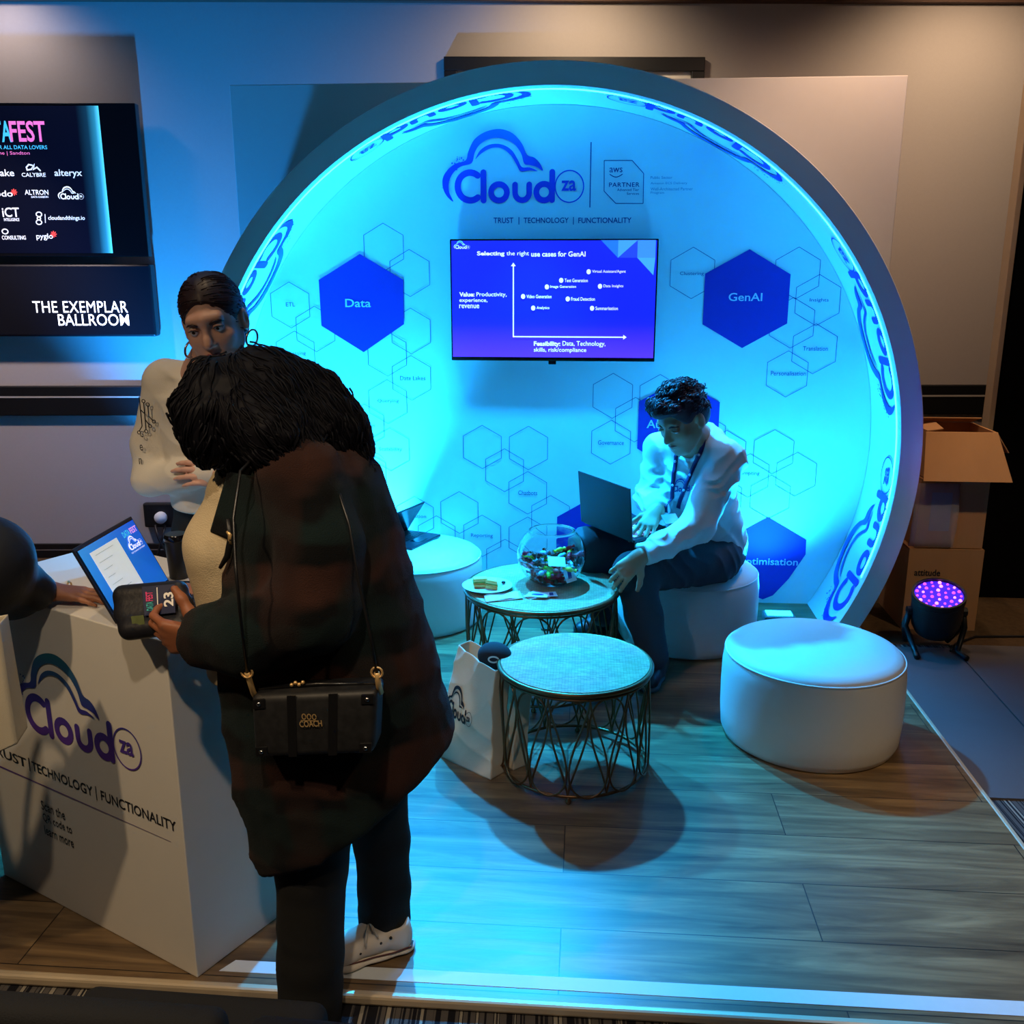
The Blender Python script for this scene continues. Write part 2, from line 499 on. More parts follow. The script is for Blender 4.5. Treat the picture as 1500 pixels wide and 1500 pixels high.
def head_prims(b, c, R, s=1.0, jaw=1.0, ears=True):
    c = V3(c); T = lambda *p: c + R @ (V3(p) * s)
    def E(p, r, sign=1, k=0.012): b.ell(T(*p), tuple(x * s for x in r), R, k=k, sign=sign)
    def L(pts, rs, k=0.012): b.limb([T(*p) for p in pts], [r * s for r in rs], k=k)
    E((0, -.015, .035), (.075, .094, .084)); E((0, .028, -.028), (.060, .068, .088), k=.03)
    L([(0, .04, -.07), (0, .066, -.100)], [.040 * jaw, .021 * jaw], .03)
    for q in (-1, 1):
        L([(q * .054 * jaw, .004, -.05), (q * .030 * jaw, .055, -.098)], [.018, .016], .03)
        E((q * .036, .060, -.026), (.024, .024, .022), k=.02)
        if ears:
            E((q * .079, -.006, -.006), (.010, .020, .031)); E((q * .086, .004, -.004), (.006, .010, .018), -1, .006)
    L([(-.036, .079, .030), (0, .088, .030), (.036, .079, .030)], [.012, .011, .012], .018)
    for q in (-1, 1): E((q * .033, .102, .006), (.020, .022, .0125), -1, .014)
    for q in (-1, 1):
        E((q * .032, .080, .006), (.0145, .013, .0120), k=.004)
    L([(0, .090, .022), (0, .106, -.018), (0, .112, -.030)], [.0075, .0095, .0115], .012)
    for q in (-1, 1): E((q * .012, .098, -.033), (.0075, .010, .007), k=.006)
    L([(-.022, .084, -.060), (0, .094, -.057), (.022, .084, -.060)], [.005, .0065, .005], .008)
    L([(-.019, .083, -.068), (0, .092, -.070), (.019, .083, -.068)], [.005, .0075, .005], .008)
    return T

def hand_prims(b, wrist, f, n, side, s=1.0, curl=(.35, .5, .35), spread=.10, thumb=0.6, curls=None, tcurl=.35, k=.008):
    """palm with five jointed fingers; f = finger direction, n = palm normal, side = +1 / -1 where the thumb sits"""
    w = V3(wrist); f = V3(f); f /= np.linalg.norm(f); n = V3(n); n = n - f * (n @ f); n /= np.linalg.norm(n); t = np.cross(f, n) * side
    T = lambda a, c, d: w + (f * a + t * c + n * d) * s
    xs = (.030, .010, -.010, -.029); lens = ((.044, .026, .020), (.049, .030, .022), (.045, .028, .021), (.035, .021, .018)); kl = (.088, .092, .088, .080)
    for i in range(4):
        b.limb([T(.012, xs[i] * .55, 0), T(kl[i], xs[i], -.002)], [.016 * s, .0118 * s], k=.014)
    b.limb([T(-.02, 0, 0), T(.015, 0, 0)], [.024 * s, .024 * s], k=.02, flat=(n, .75))
    for i in range(4):
        p = T(kl[i], xs[i], -.002); a = 0.0; c3 = (curls[i] if curls else curl); sp = spread * xs[i] / .03
        r = .0098 if i < 3 else .0085; pts = [p]; rs = [r * s]
        for j in range(3):
            a += c3[j]
            d = (f * cos(a) + n * sin(a)); d = d + t * sp * cos(a); d /= np.linalg.norm(d)
            p = p + d * lens[i][j] * s; pts.append(p); rs.append((r - .0011 * (j + 1)) * s)
        b.limb(pts, rs, k=.004)
    p0 = T(.018, .020, .004); d = f * cos(thumb + .35) + t * sin(thumb + .35) + n * .25; d /= np.linalg.norm(d)
    p1 = p0 + d * .040 * s; d2 = d * cos(tcurl) + f * sin(tcurl) * .8 + n * sin(tcurl) * .6; d2 /= np.linalg.norm(d2)
    p2 = p1 + d2 * .033 * s; d3 = d2 * .85 + f * .35 + n * .2; d3 /= np.linalg.norm(d3); p3 = p2 + d3 * .026 * s
    b.limb([p0, p1, p2, p3], [.016 * s, .0125 * s, .0105 * s, .0085 * s], k=.010)
    return T

# ---------------------------------------------------------------- palette
M_white = mat('white_fabric_print', srgb(226, 228, 232), 0.65, var=.015)
M_panel = mat('white_panel', srgb(215, 213, 210), 0.6, var=.02)
M_black = mat('black_plastic', (0.008, 0.008, 0.009), 0.42)
M_blackgloss = mat('black_gloss', (0.004, 0.004, 0.005), 0.15)
M_chrome = mat('chrome', (0.6, 0.6, 0.6), 0.2, metal=1)
M_gold = mat('gold_metal', (0.85, 0.56, 0.24), 0.45, metal=.7)
M_ink = mat('navy_ink', (0.02, 0.03, 0.22), 0.6)
M_inkblack = mat('black_ink', (0.008, 0.008, 0.012), 0.6)
M_blue = mat('royal_blue_print', (0.030, 0.022, 0.38), 0.6, var=.03)
M_lite = mat('pale_print', (0.62, 0.68, 0.82), 0.6)
M_logo = attr_mat('logo_ink', 0.6)
M_glow = mat('lit_white_letter', (0.9, 0.88, 1.0), 0.5, emit=3.2)
M_scr = attr_mat('screen_light', 0.3, emit=1.0)

# ---------------------------------------------------------------- the room
WR = Matrix.Rotation(radians(5), 3, 'Z')
WX, WN = WR @ X, WR @ Vector((0, -1, 0))
def wallp(s, z, off=0.0): return Vector((0, 6.0, 0)) + WX * s + WN * off + Zv * z
def wallbox(s0, s1, z0, z1, o0, o1): 
    return MB().box(wallp((s0 + s1) / 2, (z0 + z1) / 2, (o0 + o1) / 2), (s1 - s0, abs(o1 - o0), z1 - z0), WR)

def carpet_mat():
    m = mat('striped_carpet', (0.05, 0.05, 0.055), 0.95, bump=.5, bscale=600, spec=.1); nt = m.node_tree; b = nt.nodes['Principled BSDF']; L = nt.links
    tc = nt.nodes.new('ShaderNodeTexCoord'); sx = nt.nodes.new('ShaderNodeSeparateXYZ'); L.new(tc.outputs['Object'], sx.inputs[0])
    cb = nt.nodes.new('ShaderNodeCombineXYZ')
    ma = nt.nodes.new('ShaderNodeMath'); ma.operation = 'MULTIPLY_ADD'; ma.inputs[1].default_value = 0.05
    L.new(sx.outputs['Y'], ma.inputs[0]); L.new(sx.outputs['X'], ma.inputs[2]); L.new(ma.outputs[0], cb.inputs['X'])
    nz = nt.nodes.new('ShaderNodeTexNoise'); nz.inputs['Scale'].default_value = 26; nz.inputs['Detail'].default_value = 2; nz.inputs['Roughness'].default_value = .7
    L.new(cb.outputs[0], nz.inputs['Vector'])
    cr = nt.nodes.new('ShaderNodeValToRGB'); cr.color_ramp.interpolation = 'CONSTANT'
    e = cr.color_ramp.elements; e[0].position = 0; e[0].color = (0.012, 0.012, 0.016, 1); e[1].position = .46; e[1].color = (0.10, 0.09, 0.085, 1)
    for p, c in ((.52, (0.02, 0.02, 0.025, 1)), (.57, (0.30, 0.27, 0.22, 1)), (.64, (0.05, 0.045, 0.045, 1))):
        q = e.new(p); q.color = c
    L.new(nz.outputs['Fac'], cr.inputs[0])
    n2 = nt.nodes.new('ShaderNodeTexNoise'); n2.inputs['Scale'].default_value = 40; L.new(tc.outputs['Object'], n2.inputs['Vector'])
    br = nt.nodes.new('ShaderNodeMix'); br.data_type = 'RGBA'; br.inputs['A'].default_value = (0.06, 0.035, 0.02, 1); br.inputs['B'].default_value = (0.13, 0.08, 0.04, 1)
    L.new(n2.outputs['Fac'], br.inputs['Factor'])
    gt = nt.nodes.new('ShaderNodeMath'); gt.operation = 'GREATER_THAN'; gt.inputs[1].default_value = 4.6; L.new(sx.outputs['Y'], gt.inputs[0])
    mx = nt.nodes.new('ShaderNodeMix'); mx.data_type = 'RGBA'
    L.new(gt.outputs[0], mx.inputs['Factor']); L.new(cr.outputs[0], mx.inputs['A']); L.new(br.outputs['Result'], mx.inputs['B'])
    L.new(mx.outputs['Result'], b.inputs['Base Color'])
    return m

def plank_mat():
    m = mat('laminate_planks', (0.2, 0.13, 0.08), 0.34); nt = m.node_tree; b = nt.nodes['Principled BSDF']; L = nt.links
    tc = nt.nodes.new('ShaderNodeTexCoord'); mp = nt.nodes.new('ShaderNodeMapping')
    mp.inputs['Location'].default_value = (0.04 + 1.44 * 4, -2.084 + 0.255 * 20, 0); L.new(tc.outputs['Object'], mp.inputs[0])
    bk = nt.nodes.new('ShaderNodeTexBrick'); bk.inputs['Scale'].default_value = 1; bk.inputs['Brick Width'].default_value = 1.44; bk.inputs['Row Height'].default_value = .255
    bk.inputs['Mortar Size'].default_value = .0016; bk.inputs['Mortar Smooth'].default_value = 0; bk.offset = .5; bk.offset_frequency = 2; bk.inputs['Bias'].default_value = 0
    bk.inputs['Color1'].default_value = (0, 0, 0, 1); bk.inputs['Color2'].default_value = (1, 1, 1, 1); bk.inputs['Mortar'].default_value = (.5, .5, .5, 1)
    L.new(mp.outputs[0], bk.inputs['Vector'])
    m2 = nt.nodes.new('ShaderNodeMapping'); m2.inputs['Scale'].default_value = (1.6, 16, 1); L.new(tc.outputs['Object'], m2.inputs[0])
    ad = nt.nodes.new('ShaderNodeVectorMath'); ad.operation = 'MULTIPLY_ADD'; ad.inputs[1].default_value = (7, 7, 7); L.new(bk.outputs['Color'], ad.inputs[0]); L.new(m2.outputs[0], ad.inputs[2])
    nz = nt.nodes.new('ShaderNodeTexNoise'); nz.inputs['Scale'].default_value = 1.0; nz.inputs['Detail'].default_value = 7; nz.inputs['Roughness'].default_value = .62; nz.inputs['Distortion'].default_value = .6
    L.new(ad.outputs[0], nz.inputs['Vector'])
    cr = nt.nodes.new('ShaderNodeValToRGB'); e = cr.color_ramp.elements
    e[0].position = .28; e[0].color = (0.055, 0.034, 0.020, 1); e[1].position = .74; e[1].color = (0.38, 0.25, 0.12, 1)
    q = e.new(.5); q.color = (0.18, 0.112, 0.055, 1)
    L.new(nz.outputs['Fac'], cr.inputs[0])
    mv = nt.nodes.new('ShaderNodeMix'); mv.data_type = 'RGBA'; mv.blend_type = 'MULTIPLY'; mv.inputs['Factor'].default_value = .28
    L.new(cr.outputs[0], mv.inputs['A']); L.new(bk.outputs['Color'], mv.inputs['B'])
    mo = nt.nodes.new('ShaderNodeMix'); mo.data_type = 'RGBA'; mo.inputs['B'].default_value = (0.012, 0.009, 0.007, 1)
    L.new(bk.outputs['Fac'], mo.inputs['Factor']); L.new(mv.outputs['Result'], mo.inputs['A']); L.new(mo.outputs['Result'], b.inputs['Base Color'])
    rr = nt.nodes.new('ShaderNodeMapRange'); rr.inputs['To Min'].default_value = .30; rr.inputs['To Max'].default_value = .46; L.new(nz.outputs['Fac'], rr.inputs['Value']); L.new(rr.outputs[0], b.inputs['Roughness'])
    bp = nt.nodes.new('ShaderNodeBump'); bp.inputs['Strength'].default_value = .12; bp.inputs['Distance'].default_value = .004; L.new(nz.outputs['Fac'], bp.inputs['Height']); L.new(bp.outputs[0], b.inputs['Normal'])
    return m

FZ = -0.03
tag(MB().box((0, 3.0, FZ - .05), (12, 9, .1)).build('floor', carpet_mat()), 'dark carpet with irregular pale stripes around the stage', 'floor', kind='structure')
M_wall = mat('painted_wall', srgb(168, 160, 156), 0.8, var=.03, scale=60, bump=.08, bscale=300)
tag(wallbox(-5.2, 3.4, FZ, 3.42, -.12, 0).build('wall_back', M_wall), 'grey-beige painted room wall behind the stand', 'wall', kind='structure')
tag(MB().box((0, 3.0, 3.47), (12, 9, .1)).build('ceiling', mat('ceiling_paint', srgb(120, 100, 88), .9)), 'dim ceiling above the stand', 'ceiling', kind='structure')
tag(wallbox(-5.2, 3.4, 3.25, 3.42, 0, .05).build('trim_1', mat('brown_cornice', srgb(86, 60, 48), .7)), 'brown cornice at the top of the wall', 'trim', kind='structure')
M_rail = mat('black_rail', (0.006, 0.006, 0.007), 0.45)
M_line = mat('pale_line', srgb(170, 165, 160), .5)
o = tag(wallbox(-5.2, 3.4, .90, 1.084, 0, .035).build('trim_2', M_rail, bevel=.006), 'black wall rail with a thin pale line', 'trim', kind='structure')
wallbox(-5.2, 3.4, 1.012, 1.022, .030, .038).build('rail_line', M_line, o)
o = tag(wallbox(-5.2, 3.4, FZ, .065, 0, .02).build('baseboard_back', M_rail, bevel=.005), 'black baseboard along the wall', 'baseboard', kind='structure')
wallbox(-5.2, 3.4, .022, .028, .018, .0215).build('baseboard_line', mat('dim_line', srgb(120, 112, 110), .5), o)
# black partition at the right with its pale edge trim
tag(MB().box((3.15, 5.40, 1.68), (1.86, .08, 3.42)).build('wall_right', mat('black_partition', (0.0015, 0.0015, 0.002), 1.0, spec=.08)), 'black partition at the right edge', 'wall', kind='structure')
tag(MB().box((2.205, 5.39, 1.68), (.03, .09, 3.42)).build('trim_3', mat('beige_trim', srgb(172, 150, 122), .6), bevel=.004), 'beige edge strip of the black partition', 'trim', kind='structure')

# ---------------------------------------------------------------- the stage
st = thing('stage_platform', 'low wood-look laminate stage floor with pale metal edging', 'stage', (0, 3.8, FZ))
MB().prism([(-3.0, 2.035), (1.42, 2.035), (1.42, 5.3), (-3.0, 5.3)], FZ, 0).build('plank_deck', plank_mat(), st)
M_edge = mat('pale_edging', srgb(205, 185, 155), .4, metal=.3)
MB().box((-.79, 2.025, -.012), (4.46, .026, .030)).build('edging', M_edge, st, bevel=.008)
MB().box((1.428, 3.66, -.012), (.018, 3.28, .028)).build('edging', M_edge, st, bevel=.005)
tp = MB(); tp.hexa((-.935, 2.075, .0), (1.425, 2.075, .0), (1.425, 2.127, .0), (-.905, 2.118, .0), (0, 0, .0012))
tag(tp.build('tape_strip', mat('white_floor_tape', srgb(205, 210, 212), .6, var=.04, scale=60)), 'white tape strip stuck along the front of the stage', 'tape')
M_grey = mat('grey_vinyl', srgb(88, 84, 86), .55, var=.08, scale=5, bump=.04)
tag(MB().prism([(1.445, 3.15), (1.797, 3.15), (1.832, 4.55), (1.445, 4.55)], FZ, FZ + .008).build('floor_panel', M_grey), 'grey floor panel touching the right edge of the stage', 'floor panel')
tag(MB().prism([(1.805, 3.15), (3.2, 3.15), (3.2, 4.60), (1.840, 4.60)], FZ, FZ + .008).build('floor_panel', M_grey), 'grey floor panel beyond the dark seam, at the right edge', 'floor panel')

# ---------------------------------------------------------------- the round booth
CXB, CZB, RO, RI, YF, YB = -0.19, 0.893, 1.80, 1.687, 4.62, 5.087
bo = thing('exhibition_booth', 'large round white tunnel stand with printed back wall, glowing cyan inside', 'exhibition booth', (CXB, 4.9, 0))
def ring_part():
    n = 144; to, ti = math.asin(CZB / RO), math.asin(CZB / RI); P = []; F = []
    prof = lambda t: None
    for i in range(n + 1):
        t = i / n; a = -to + t * (pi + 2 * to); b = -ti + t * (pi + 2 * ti)
        po = lambda r, ang, y: (CXB + r * cos(ang), y, max(0.0, CZB + r * sin(ang)))
        P += [po(RO, a, YF + .012), po(RO - .006, a, YF), po(RI + .008, b, YF), po(RI, b, YF + .014), po(RI, b, YB + .02), po(RO, a, YB + .02)]
    for i in range(n):
        for k in range(6):
            F.append((i * 6 + k, (i + 1) * 6 + k, (i + 1) * 6 + (k + 1) % 6, i * 6 + (k + 1) % 6))
    F.append(tuple(range(6))); F.append(tuple(n * 6 + k for k in range(6))[::-1])
    m = MB(); m.add(P, F); return m
ring_part().build('ring_tunnel', M_white, bo, smooth=True, auto=35)
def disc_part(r, y0, y1):
    t = math.asin(CZB / r); pts = [(CXB + r * cos(-t + (pi + 2 * t) * i / 140), max(0, CZB + r * sin(-t + (pi + 2 * t) * i / 140))) for i in range(141)]
    n = len(pts); m = MB()
    m.add([(x, y0, z) for x, z in pts] + [(x, y1, z) for x, z in pts], [tuple(range(n)), tuple(range(n, 2 * n))[::-1]] + [(i, n + i, n + (i + 1) % n, (i + 1) % n) for i in range(n)])
    return m
disc_part(RI - .002, YB, YB + .02).build('back_wall', M_white, bo)
pa, pb = Vector((-1.835, 5.130, 2.694)), Vector((1.523, 5.130, 2.641))
MB().box(((pa.x + pb.x) / 2, 5.135, pa.z / 2), (pb.x - pa.x, .035, pa.z)).build('backdrop_panel', M_panel, bo, bevel=.004)

# main mark and headings
lg = MB(); p0 = Vector((-0.759, 5.085, 2.113)); w = Vector((-0.028, 5.085, 2.110)).x - p0.x
logo(lg, plane_map(p0, X, Zv, w), top=(.02, .16, .60), bot=(.05, .03, .55), mid=(.04, .06, .60)); lg.build('printed_logo', M_logo, bo)
tx = MB()
txt(tx, 'TRUST', (-0.486, 5.085, 2.015), (-0.384, 5.085, 2.043), bold=.008); txt(tx, 'TECHNOLOGY', (-0.332, 5.085, 2.015), (-0.102, 5.085, 2.042), bold=.008); txt(tx, 'FUNCTIONALITY', (-0.053, 5.085, 2.014), (0.215, 5.085, 2.041), bold=.008)
def line3(mb, a, b, w):
    a = Vector(a); b = Vector(b); t = (b - a).normalized(); nn = t.cross(Vector((0, -1, 0))) * w / 2
    mb.add([a - nn, b - nn, b + nn, a + nn], [(0, 1, 2, 3)])
for x in (760, 840): pass
line3(tx, (-0.356, 5.085, 2.008), (-0.356, 5.085, 2.045), .004); line3(tx, (-0.078, 5.085, 2.007), (-0.078, 5.085, 2.044), .004)
line3(tx, (0.004, 5.085, 2.090), (0.004, 5.085, 2.401), .005)
tx.build('printed_heading', M_ink, bo)
tx = MB()
bd = [(0.071, 5.085, 2.314), (0.210, 5.085, 2.313), (0.269, 5.085, 2.251), (0.271, 5.085, 2.108), (0.134, 5.085, 2.109), (0.074, 5.085, 2.168)]
for i in range(6): line3(tx, bd[i], bd[(i + 1) % 6], .0035)
txt(tx, 'aws', (0.099, 5.085, 2.257), (0.163, 5.085, 2.280)); txt(tx, 'PARTNER', (0.098, 5.085, 2.188), (0.250, 5.085, 2.209), bold=.006, spacing=1.1)
txt(tx, 'Advanced Tier', (0.139, 5.085, 2.168), (0.248, 5.085, 2.181)); txt(tx, 'Services', (0.188, 5.085, 2.150), (0.249, 5.085, 2.162))
q0 = Vector((0.100, 5.085, 2.249)); q1 = Vector((0.164, 5.085, 2.249)); prev = None
for i in range(13):
    t = i / 12; p = q0.lerp(q1, t) - Zv * .014 * math.sin(pi * t)
    if prev is not None: line3(tx, prev, p, .004)
    prev = p
tx.build('printed_badge', M_ink, bo)
tx = MB()
txt(tx, 'Public Sector', (0.304, 5.085, 2.225), (0.412, 5.085, 2.238)); txt(tx, 'Amazon ECS Delivery', (0.305, 5.085, 2.196), (0.487, 5.085, 2.210)); txt(tx, 'Well-Architected Partner', (0.306, 5.085, 2.170), (0.516, 5.085, 2.184)); txt(tx, 'Program', (0.307, 5.085, 2.151), (0.374, 5.085, 2.165))
tx.build('printed_small_text', mat('teal_ink', (0.10, 0.26, 0.45), .6), bo)

# filled hexagons with their words
HEX = [('Data', [(-1.187, 5.085, 1.864), (-0.961, 5.085, 1.733), (-0.964, 5.085, 1.505), (-1.186, 5.085, 1.357), (-1.409, 5.085, 1.495), (-1.412, 5.085, 1.732)], (-1.275, 5.085, 1.592), (-1.138, 5.085, 1.635)),
       ('GenAI', [(0.813, 5.085, 1.885), (1.025, 5.085, 1.762), (1.025, 5.085, 1.517), (0.804, 5.085, 1.391), (0.596, 5.085, 1.511), (0.597, 5.085, 1.765)], (0.721, 5.085, 1.629), (0.891, 5.085, 1.670)),
       ('Automation', [(0.493, 5.085, 1.222), (0.706, 5.085, 1.109), (0.707, 5.085, 0.850), (0.500, 5.085, 0.724), (0.282, 5.085, 0.855), (0.283, 5.085, 1.109)], (0.328, 5.085, 0.967), (0.649, 5.085, 1.011)),
       ('', [(0.078, 5.085, 0.600), (0.300, 5.085, 0.477), (0.301, 5.085, 0.208), (0.083, 5.085, 0.075), (-0.140, 5.085, 0.201), (-0.143, 5.085, 0.468)], None, None),
       ('Optimisation', [(0.996, 5.085, 0.487), (1.207, 5.085, 0.365), (1.210, 5.085, 0.284), (1.129, 5.085, 0.142), (1.051, 5.085, 0.045), (0.997, 5.085, 0.020), (0.787, 5.085, 0.105), (0.788, 5.085, 0.360)], (0.845, 5.085, 0.207), (1.172, 5.085, 0.260))]
for word, pts, a, b in HEX:
    m = MB(); n = len(pts); m.add([Vector(p) + Vector((0, -.0012, 0)) for p in pts], [tuple(range(n))[::-1]])
    h = m.build('hexagon_print', M_blue, bo)
    if a:
        m = MB(); txt(m, word, a, b, bold=.012, off=.0025); m.build('lettering', M_lite, h)
# thin hexagon outlines and their small words
def hexo(c, w=59, h=67):
    c = Vector(c); u = (Vector((0.705, 5.085, 1.425)) - Vector((0.498, 5.085, 1.424))).x / 59 * w / 2; v = u * 2 / math.sqrt(3)
    q = [c + X * (u * sx) + Zv * (v * sz) for sx, sz in ((0, 1), (1, .5), (1, -.5), (0, -1), (-1, -.5), (-1, .5))]
    hx = MB()
    for i in range(6):
        a, b = q[i], q[(i + 1) % 6]
        if any(math.hypot(p.x - CXB, p.z - CZB) > RI - .01 or p.z < .01 for p in (a, b)): continue
        line3(hx, a, b, .0026)
    if hx.v: hx.build('hexagon_outline', M_ink, bo)
for c in [(0.144, 5.085, 1.136), (0.390, 5.085, 1.132), (0.265, 5.085, 1.010), (0.141, 5.085, 0.887), (-0.553, 5.085, 0.851), (-0.302, 5.085, 0.849), (-0.432, 5.085, 0.724), (-0.305, 5.085, 0.600), (-0.683, 5.085, 0.481), (-0.557, 5.085, 0.350), (-0.179, 5.085, 0.468), (-0.304, 5.085, 0.344), (-0.430, 5.085, 0.214),
          (1.001, 5.085, 0.847), (1.127, 5.085, 0.727), (0.999, 5.085, 0.601), (0.751, 5.085, 0.840), (0.880, 5.085, 0.716), (0.743, 5.085, 0.589), (1.043, 5.085, 1.259), (0.639, 5.085, 0.923), (-0.932, 5.085, 1.221), (-1.065, 5.085, 1.092), (-1.194, 5.085, 0.959), (-1.059, 5.085, 0.830), (-1.192, 5.085, 0.696),
          (-1.060, 5.085, 1.350), (-0.928, 5.085, 1.469), (-0.932, 5.085, 0.449), (-0.927, 5.085, 1.767), (-1.558, 5.085, 1.347), (-1.443, 5.085, 1.477), (-1.060, 5.085, 1.898), (-1.573, 5.085, 1.602), (-0.812, 5.085, 0.341)]: hexo(c)
for c in [(0.532, 5.085, 1.768), (1.058, 5.085, 1.768), (1.170, 5.085, 1.634), (1.049, 5.085, 1.520), (1.172, 5.085, 1.389)]: hexo(c, 63)
tx = MB()
for s, a, b in [('Clustering', (0.470, 5.085, 1.753), (0.590, 5.085, 1.775)), ('Insights', (1.130, 5.085, 1.623), (1.224, 5.085, 1.644)), ('Translation', (1.114, 5.085, 1.380), (1.240, 5.085, 1.402)), ('Personalisation', (0.960, 5.085, 1.251), (1.139, 5.085, 1.274)),
                ('Data Lakes', (-0.994, 5.085, 1.209), (-0.857, 5.085, 1.232)), ('Querying', (-1.121, 5.085, 1.083), (-1.005, 5.085, 1.106)), ('Integration', (-1.292, 5.085, 0.946), (-1.140, 5.085, 0.971)), ('Scalability', (-1.123, 5.085, 0.816), (-0.994, 5.085, 0.841)), ('Ingestion', (-0.986, 5.085, 0.440), (-0.870, 5.085, 0.465)),
                ('Chatbots', (-0.357, 5.085, 0.588), (-0.253, 5.085, 0.613)), ('Reporting', (-0.620, 5.085, 0.337), (-0.498, 5.085, 0.363)), ('Governance', (0.072, 5.085, 0.873), (0.210, 5.085, 0.897)), ('Prompting', (0.808, 5.085, 0.714), (0.936, 5.085, 0.739)), ('ETL', (-1.596, 5.085, 1.595), (-1.547, 5.085, 1.616)), ('Processing', (-1.638, 5.085, 1.335), (-1.502, 5.085, 1.358))]:
    tx = MB(); txt(tx, s, a, b); tx.build('printed_word', M_ink, bo)
# the mark repeated around the inside of the tunnel
def ring_map(th0, span, y0):
    R = RI - .003; L = radians(span) * R
    return lambda u, v: (CXB + R * cos(radians(th0 + span * u)), y0 + v * L * .92, CZB + R * sin(radians(th0 + span * u)))
for th0 in (-31.5, 6.5, 49.5, 92.5, 137.5, 180.5):
    m = MB(); logo(m, ring_map(th0, 31.5, YF + .03), top=(.02, .16, .60), bot=(.05, .03, .55), mid=(.04, .06, .60)); 
    keep = [f for f in m.f if all(m.v[i][2] > .004 for i in f)]; m.f = keep
    m.build('tunnel_logo', M_logo, bo)
n_ = 90; m = MB(); tis = math.asin((CZB - .30) / RI)
for i in range(n_ + 1):
    a = -tis + (pi + 2 * tis) * i / n_
    for r_, y_ in ((RI - .004, YF + .030), (RI - .004, YF + .042), (RI - .001, YF + .042), (RI - .001, YF + .030)): m.v.append((CXB + r_ * cos(a), y_, CZB + r_ * sin(a)))
m.f = [(i * 4 + k, i * 4 + (k + 1) % 4, (i + 1) * 4 + (k + 1) % 4, (i + 1) * 4 + k) for i in range(n_) for k in range(4)]
m.build('light_strip', mat('cyan_light_strip', (0.012, 0.42, 1.0), .4, emit=24, var=0), bo, label='thin cyan light strip inside the front lip')
for side in (1, -1):
    u = thing('stage_uplight', 'low grey LED uplight on the stage floor behind the %s' % ('pouf the man sits on' if side > 0 else 'pouf carrying the laptop'), 'uplight', ((1.03 if side > 0 else -1.33), 4.80, 0))
    x = u.location.x
    MB().box((x, 4.80, .022), (.16, .10, .044)).build('housing', mat('grey_metal', srgb(110, 115, 120), .5, metal=.4), u, bevel=.008)
    MB().box((x, 4.80, .046), (.13, .07, .004)).build('lens', mat('cyan_led', (0.02, 0.55, 1.0), .3, emit=6), u)
lamp('stage_uplight_lamp', 'SPOT', (1.03, 4.80, .07), (.85, 4.80, 1.8), 230, CYAN, .05, 125, 1)
lamp('stage_uplight_lamp', 'SPOT', (1.03, 4.80, .09), (.74, 4.45, .66), 700, CYAN, .03, 50, .7)
lamp('stage_uplight_lamp', 'SPOT', (-1.33, 4.80, .07), (-1.05, 4.84, 1.8), 800, CYAN, .05, 150, 1)
for px_, pz_, pw_ in ((-1.0, 2.32, 680), (-.25, 2.52, 950), (.50, 2.38, 60)):
    lamp('tunnel_downlight_lamp', 'SPOT', (px_, 4.80, pz_), (px_ * .8 - .1, 3.75, 0), pw_, CYAN, .04, 88, .7)

# ---------------------------------------------------------------- television on the back wall
tv = thing('television', 'flat television showing a blue chart slide, on the booth back wall', 'television', (-.2, 5.05, 1.6))
a, b = Vector((-0.706, 5.030, 1.631)), Vector((0.353, 5.030, 1.633)); zt, zb = ((-0.179, 5.030, 1.936))[2], ((-0.173, 5.030, 1.322))[2]
cx, cz, W_, H_ = (a.x + b.x) / 2, (zt + zb) / 2, b.x - a.x, zt - zb
MB().box((cx, 5.052, cz), (W_, .04, H_)).build('frame', M_blackgloss, tv, bevel=.004)
MB().box((cx, 5.077, cz), (W_ * .5, .02, H_ * .5)).build('wall_mount', M_black, tv)
MB().box((cx - .0, 5.045, zb - .008), (.04, .02, .02)).build('sensor', M_blackgloss, tv, bevel=.003)
sm = MB(); sx0, sx1, sz0, sz1 = a.x + .008, b.x - .008, zb + .02, zt - .008
sm.c = []
N = 14
for j in range(N + 1):
    for i in range(2):
        t = j / N; top = np.array([0.010, 0.020, 0.62]); mid = np.array([0.008, 0.016, .86]); bot = np.array([0.10, 0.03, 0.85])
        c = bot + (mid - bot) * min(1, t / .3) if t < .3 else mid + (top - mid) * (t - .3) / .7
        sm.c.append(tuple(c))
sm.add([((sx0, sx1)[i], 5.030, sz0 + (sz1 - sz0) * j / N) for j in range(N + 1) for i in range(2)], [(2 * j, 2 * j + 1, 2 * j + 3, 2 * j + 2) for j in range(N)])
scr = sm.build('screen', M_scr, tv)
T = MB(); Yp = -.0025
txt(T, 'Selecting', (-0.566, 5.030, 1.849), (-0.425, 5.030, 1.876), bold=.03, off=.003); txt(T, 'the right', (-0.415, 5.030, 1.849), (-0.300, 5.030, 1.876), off=.003, bold=.006)
txt(T, 'use cases for GenAI', (-0.289, 5.030, 1.849), (-0.013, 5.030, 1.875), bold=.02, off=.003)
txt(T, 'Value:', (-0.660, 5.030, 1.650), (-0.581, 5.030, 1.672), bold=.03, off=.003); txt(T, 'Productivity,', (-0.571, 5.030, 1.645), (-0.415, 5.030, 1.672), off=.003, bold=.006)
txt(T, 'experience,', (-0.660, 5.030, 1.617), (-0.514, 5.030, 1.641), off=.003, bold=.006); txt(T, 'revenue', (-0.661, 5.030, 1.591), (-0.557, 5.030, 1.610), off=.003, bold=.006)
txt(T, 'Feasibility:', (-0.273, 5.030, 1.394), (-0.135, 5.030, 1.424), bold=.03, off=.003); txt(T, 'Data, Technology,', (-0.124, 5.030, 1.395), (0.098, 5.030, 1.426), off=.003, bold=.006)
